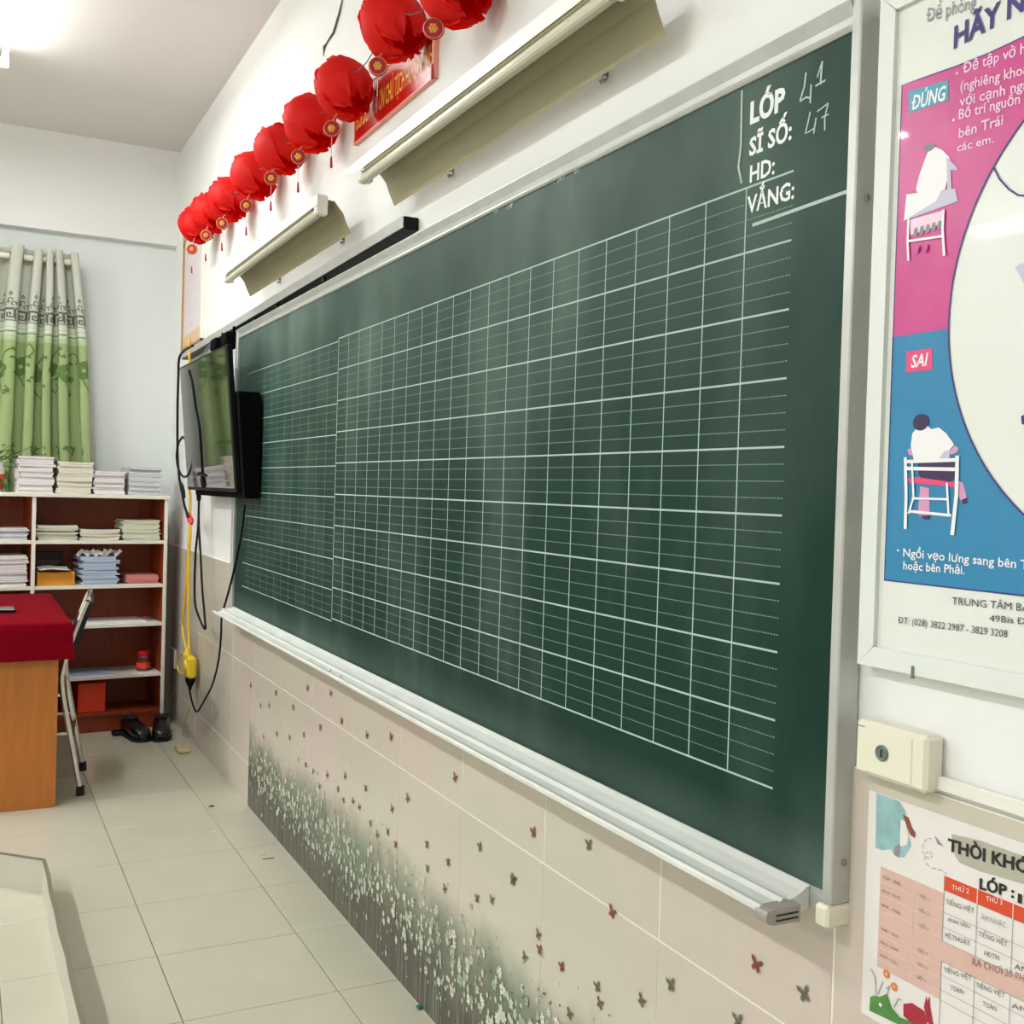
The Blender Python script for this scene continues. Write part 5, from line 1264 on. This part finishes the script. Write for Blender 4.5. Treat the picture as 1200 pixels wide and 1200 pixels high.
ck = thing('office_chair', 'chrome tube chair with a dark navy padded back pushed in at the desk', 'chair', (-.85, 5.07, 0))
def upright(y):
    P = smooth_path([(-.625, y, .016), (-.668, y, .25), (-.706, y, .47), (-.700, y, .56), (-.664, y, .69), (-.626, y, .80), (-.612, y, .832)], 5)
    return MB().tube(P, .0115, 10)
for y in (4.865, 5.280):
    upright(y).build('rear_leg', M['chrome'], ck)
    MB().tube([(-.700, y + (.02 if y < 5 else -.02), .435), (-1.06, y + (.02 if y < 5 else -.02), .435)], .010, 8).build('seat_rail', M['chrome'], ck)
    MB().tube(smooth_path([(-1.06, y + (.02 if y < 5 else -.02), .435), (-1.09, y, .40), (-1.13, y, .016)], 4), .0115, 10).build('front_leg', M['chrome'], ck)
    for x in (-.625, -1.13): MB().tube([(x, y, .0), (x, y, .040)], .017, 10, rs=[.018, .0165]).build('foot_cap', M['rubber'], ck)
    MB().tube([(-.672, y, .27), (-1.105, y, .27)], .007, 8).build('stretcher', M['chrome'], ck)
MB().tube(smooth_path([(-.612, 4.865, .832), (-.608, 4.90, .842), (-.607, 5.07, .845), (-.608, 5.245, .842), (-.612, 5.28, .832)], 4), .0115, 10).build('top_rail', M['chrome'], ck)
MB().tube([(-.665, 4.865, .24), (-.665, 5.28, .24)], .008, 8).build('cross_bar', M['chrome'], ck)
MB().prism([(-.668, .640), (-.652, .636), (-.622, .720), (-.590, .822), (-.600, .832), (-.616, .826), (-.650, .740), (-.672, .670)], 1, 4.880, 5.265).build('backrest', M['navy'], ck)
MB().bbox(-1.12, -.715, 4.87, 5.275, .440, .478, .014).build('seat', M['navy'], ck)

for ch in [k for k in bpy.data.objects if k.parent == ck]:
    for v in ch.data.vertices: v.co.x += (v.co.y + 5.07 - 4.865) * .115
# shoes by the bookcase foot
def shoe(name, loc, rz, label, heel_up=True):
    t = thing(name, label, 'shoe', loc)
    Mx = Matrix.Translation(loc) @ Matrix.Rotation(rz, 4, 'Z')
    sec = []; n = 16; mb_ = MB(); S = [(-.13, .030, .055), (-.115, .042, .088), (-.08, .044, .090), (-.03, .042, .078), (.03, .047, .072), (.08, .048, .060), (.115, .038, .045), (.13, .015, .030)]
    vs = []
    for (x, w, h) in S:
        for k in range(n):
            a = 2 * PI * k / n; cy_, sz = math.cos(a), math.sin(a)
            vs.append(Mx @ Vector((x, w * math.copysign(abs(cy_) ** .8, cy_), .010 + h * .5 + h * .5 * math.copysign(abs(sz) ** .75, sz))))
    fs = [(i * n + k, i * n + (k + 1) % n, (i + 1) * n + (k + 1) % n, (i + 1) * n + k) for i in range(len(S) - 1) for k in range(n)]
    fs += [tuple(range(n))[::-1], tuple(range((len(S) - 1) * n, len(S) * n))]
    MB().add(vs, fs).build('upper', mat('patent_black', srgb(6, 6, 8), .3, coat=.15), t, smooth=True)
    MB().prism([(-.135, -.040), (-.12, -.046), (.08, -.052), (.125, -.035), (.138, 0), (.125, .035), (.08, .052), (-.12, .046), (-.135, .040)], 2, 0.0005, .014, M=Mx).build('sole', M['rubber'], t)
    c = MB().tube([Mx @ Vector((-.075 + .038 * math.cos(a), .030 * math.sin(a), .094)) for a in [2 * PI * k / 16 for k in range(16)]], .006, 6, closed=True); c.build('collar', M['rubber'], t, smooth=True)
    MB().lathe([(0, 0), (.026, 0), (.030, .002), (0, .003)], Mx @ Vector((-.075, 0, .0935)), 16).build('opening', M['dark'], t)
    return t
shoe('black_shoe', (-.135, 5.845, 0), -1.75, 'glossy black shoe in front of the right bookcase upright')
shoe('black_shoe', (-.262, 5.865, 0), -1.35, 'glossy black shoe left of its pair, by the bookcase plinth')
mbg = MB(); mbg.bbox(-.37, -.31, 5.93, 6.0, .001, .02, .006)
props(mbg.build('small_strap', M['black']), 'small flat black strap lying left of the black shoes', 'strap')

# ================================================================ ceiling batten lamps
for i, (lx, ly, lw) in enumerate(LAMPS):
    t = thing('ceiling_lamp', 'lit white batten lamp on the ceiling at the top left corner of the photo' if i == 0 else 'lit white batten lamp on the ceiling outside the photo', 'lamp', (lx, ly, CEIL_Z), group=None if i == 0 else 'ceiling lamps outside the view')
    MB().bbox(lx - .038, lx + .038, ly - .62, ly + .62, CEIL_Z - .070, CEIL_Z, .012).build('lamp_body', M['lamp_white'], t)
    for dx in (-.066, .066):
        MB().tube([(lx + dx, ly - .585, CEIL_Z - .092), (lx + dx, ly + .585, CEIL_Z - .092)], .013, 10).build('lit_tube', M['tube_on'], t)
    for sy in (-1, 1): MB().bbox(lx - .085, lx + .085, ly + sy * .598 - .014, ly + sy * .598 + .014, CEIL_Z - .112, CEIL_Z - .068, .005).build('lamp_holder', M['white_plastic'], t)

# ================================================================ low bin frame on the floor, bits
bn = thing('box_frame', 'low beige open-bottomed box frame lying on the floor tiles at the lower left', 'box', (-1.2, 3.2, 0))
def wallp(a, b_, h, w=.008):
    a, b_ = Vector(a), Vector(b_); d = (b_ - a).normalized(); nn = Vector((-d.y, d.x)) * w / 2
    n = 8; vs = []
    rg = random.Random(int(a.x * 100)); 
    for i in range(n + 1):
        p = a.lerp(b_, i / n) + Vector((rg.uniform(-.003, .003), 0)) * (1 if 0 < i < n else 0)
        for s_, z in ((1, .0005), (1, h), (-1, h), (-1, .0005)): vs.append((p.x + nn.x * s_, p.y + nn.y * s_, z))
    fs = [(i * 4 + k, i * 4 + (k + 1) % 4, (i + 1) * 4 + (k + 1) % 4, (i + 1) * 4 + k) for i in range(n) for k in range(4)]
    fs += [(0, 1, 2, 3), (n * 4 + 3, n * 4 + 2, n * 4 + 1, n * 4)]
    o1 = MB().add(vs, fs).build('side_wall', M['bin_wall'], bn)
    rv = [(v[0], v[1], v[2] + (.0002 if v[2] > .01 else h - .003)) for v in vs]
    rv = [(v[0] + (nn.x * .5 if k % 4 < 2 else -nn.x * .5), v[1] + (nn.y * .5 if k % 4 < 2 else -nn.y * .5), v[2]) for k, v in enumerate(rv)]
    MB().add(rv, fs).build('rim', M['bin_rim'], o1)
c0, c1, c2, c3 = (-.838, 3.745), (-.826, 2.50), (-1.75, 2.60), (-1.70, 4.56)
wallp(c0, c1, .112); wallp(c0, c3, .112); wallp(c1, c2, .112); wallp(c2, c3, .112)
rg = random.Random(2)
for (x, y, _z) in [(-0.0346,4.6345,0),(-0.0442,4.3911,-0),(-0.2087,4.1527,0),(-0.0947,3.8389,0),(0.1943,5.2478,0),(-0.8324,3.4672,0)]:
    s_ = .006
    o = MB().ball((x, y, s_ * .6), s_, 6, 5, (1.3, .8, .6)).build('chalk_bit', M['letter_white']); props(o, 'tiny crumb of white chalk on the floor tiles along the wall', 'chalk', 'white chalk crumbs on the floor')
x, y, _z = [(-0.1461,4.4931,0)][0]
props(MB().bbox(x - .010, x + .010, y - .004, y + .004, .0005, .006, .001).build('dark_chip', mat('dark_chip', srgb(90, 84, 40), .7)), 'tiny dark olive chip on the floor near the wall', 'chip')
x, y, _z = [(-0.0875,3.7871,0)][0]
props(MB().bbox(x - .02, x + .02, y - .0022, y + .0022, .0005, .004, .0008).build('chalk_stick', mat('grey_stick', srgb(150, 146, 138), .8)), 'thin grey stick on the floor tile beside the wall', 'stick')
x, y, _z = [(-0.0126,2.5346,0)][0]
props(MB().bbox(x - .006, x + .006, y - .009, y + .009, .0005, .007, .002).build('teal_chip', M['teal_bit']), 'small dark teal chip against the wall at the bottom of the photo', 'chip')
for (x, y, z) in [(-0.1,3.2775,0.7934),(-0.1,3.0654,0.7892),(-0.1,2.9684,0.7929)]:
    o = MB().ball((-.108, y, .8045), .005, 6, 5, (1, 1.4, .7)).build('chalk_bit', M['dark'] if x < -9 else M['letter_white']); props(o, 'small chalk piece lying in the far half of the chalk tray', 'chalk', 'chalk pieces in the tray')
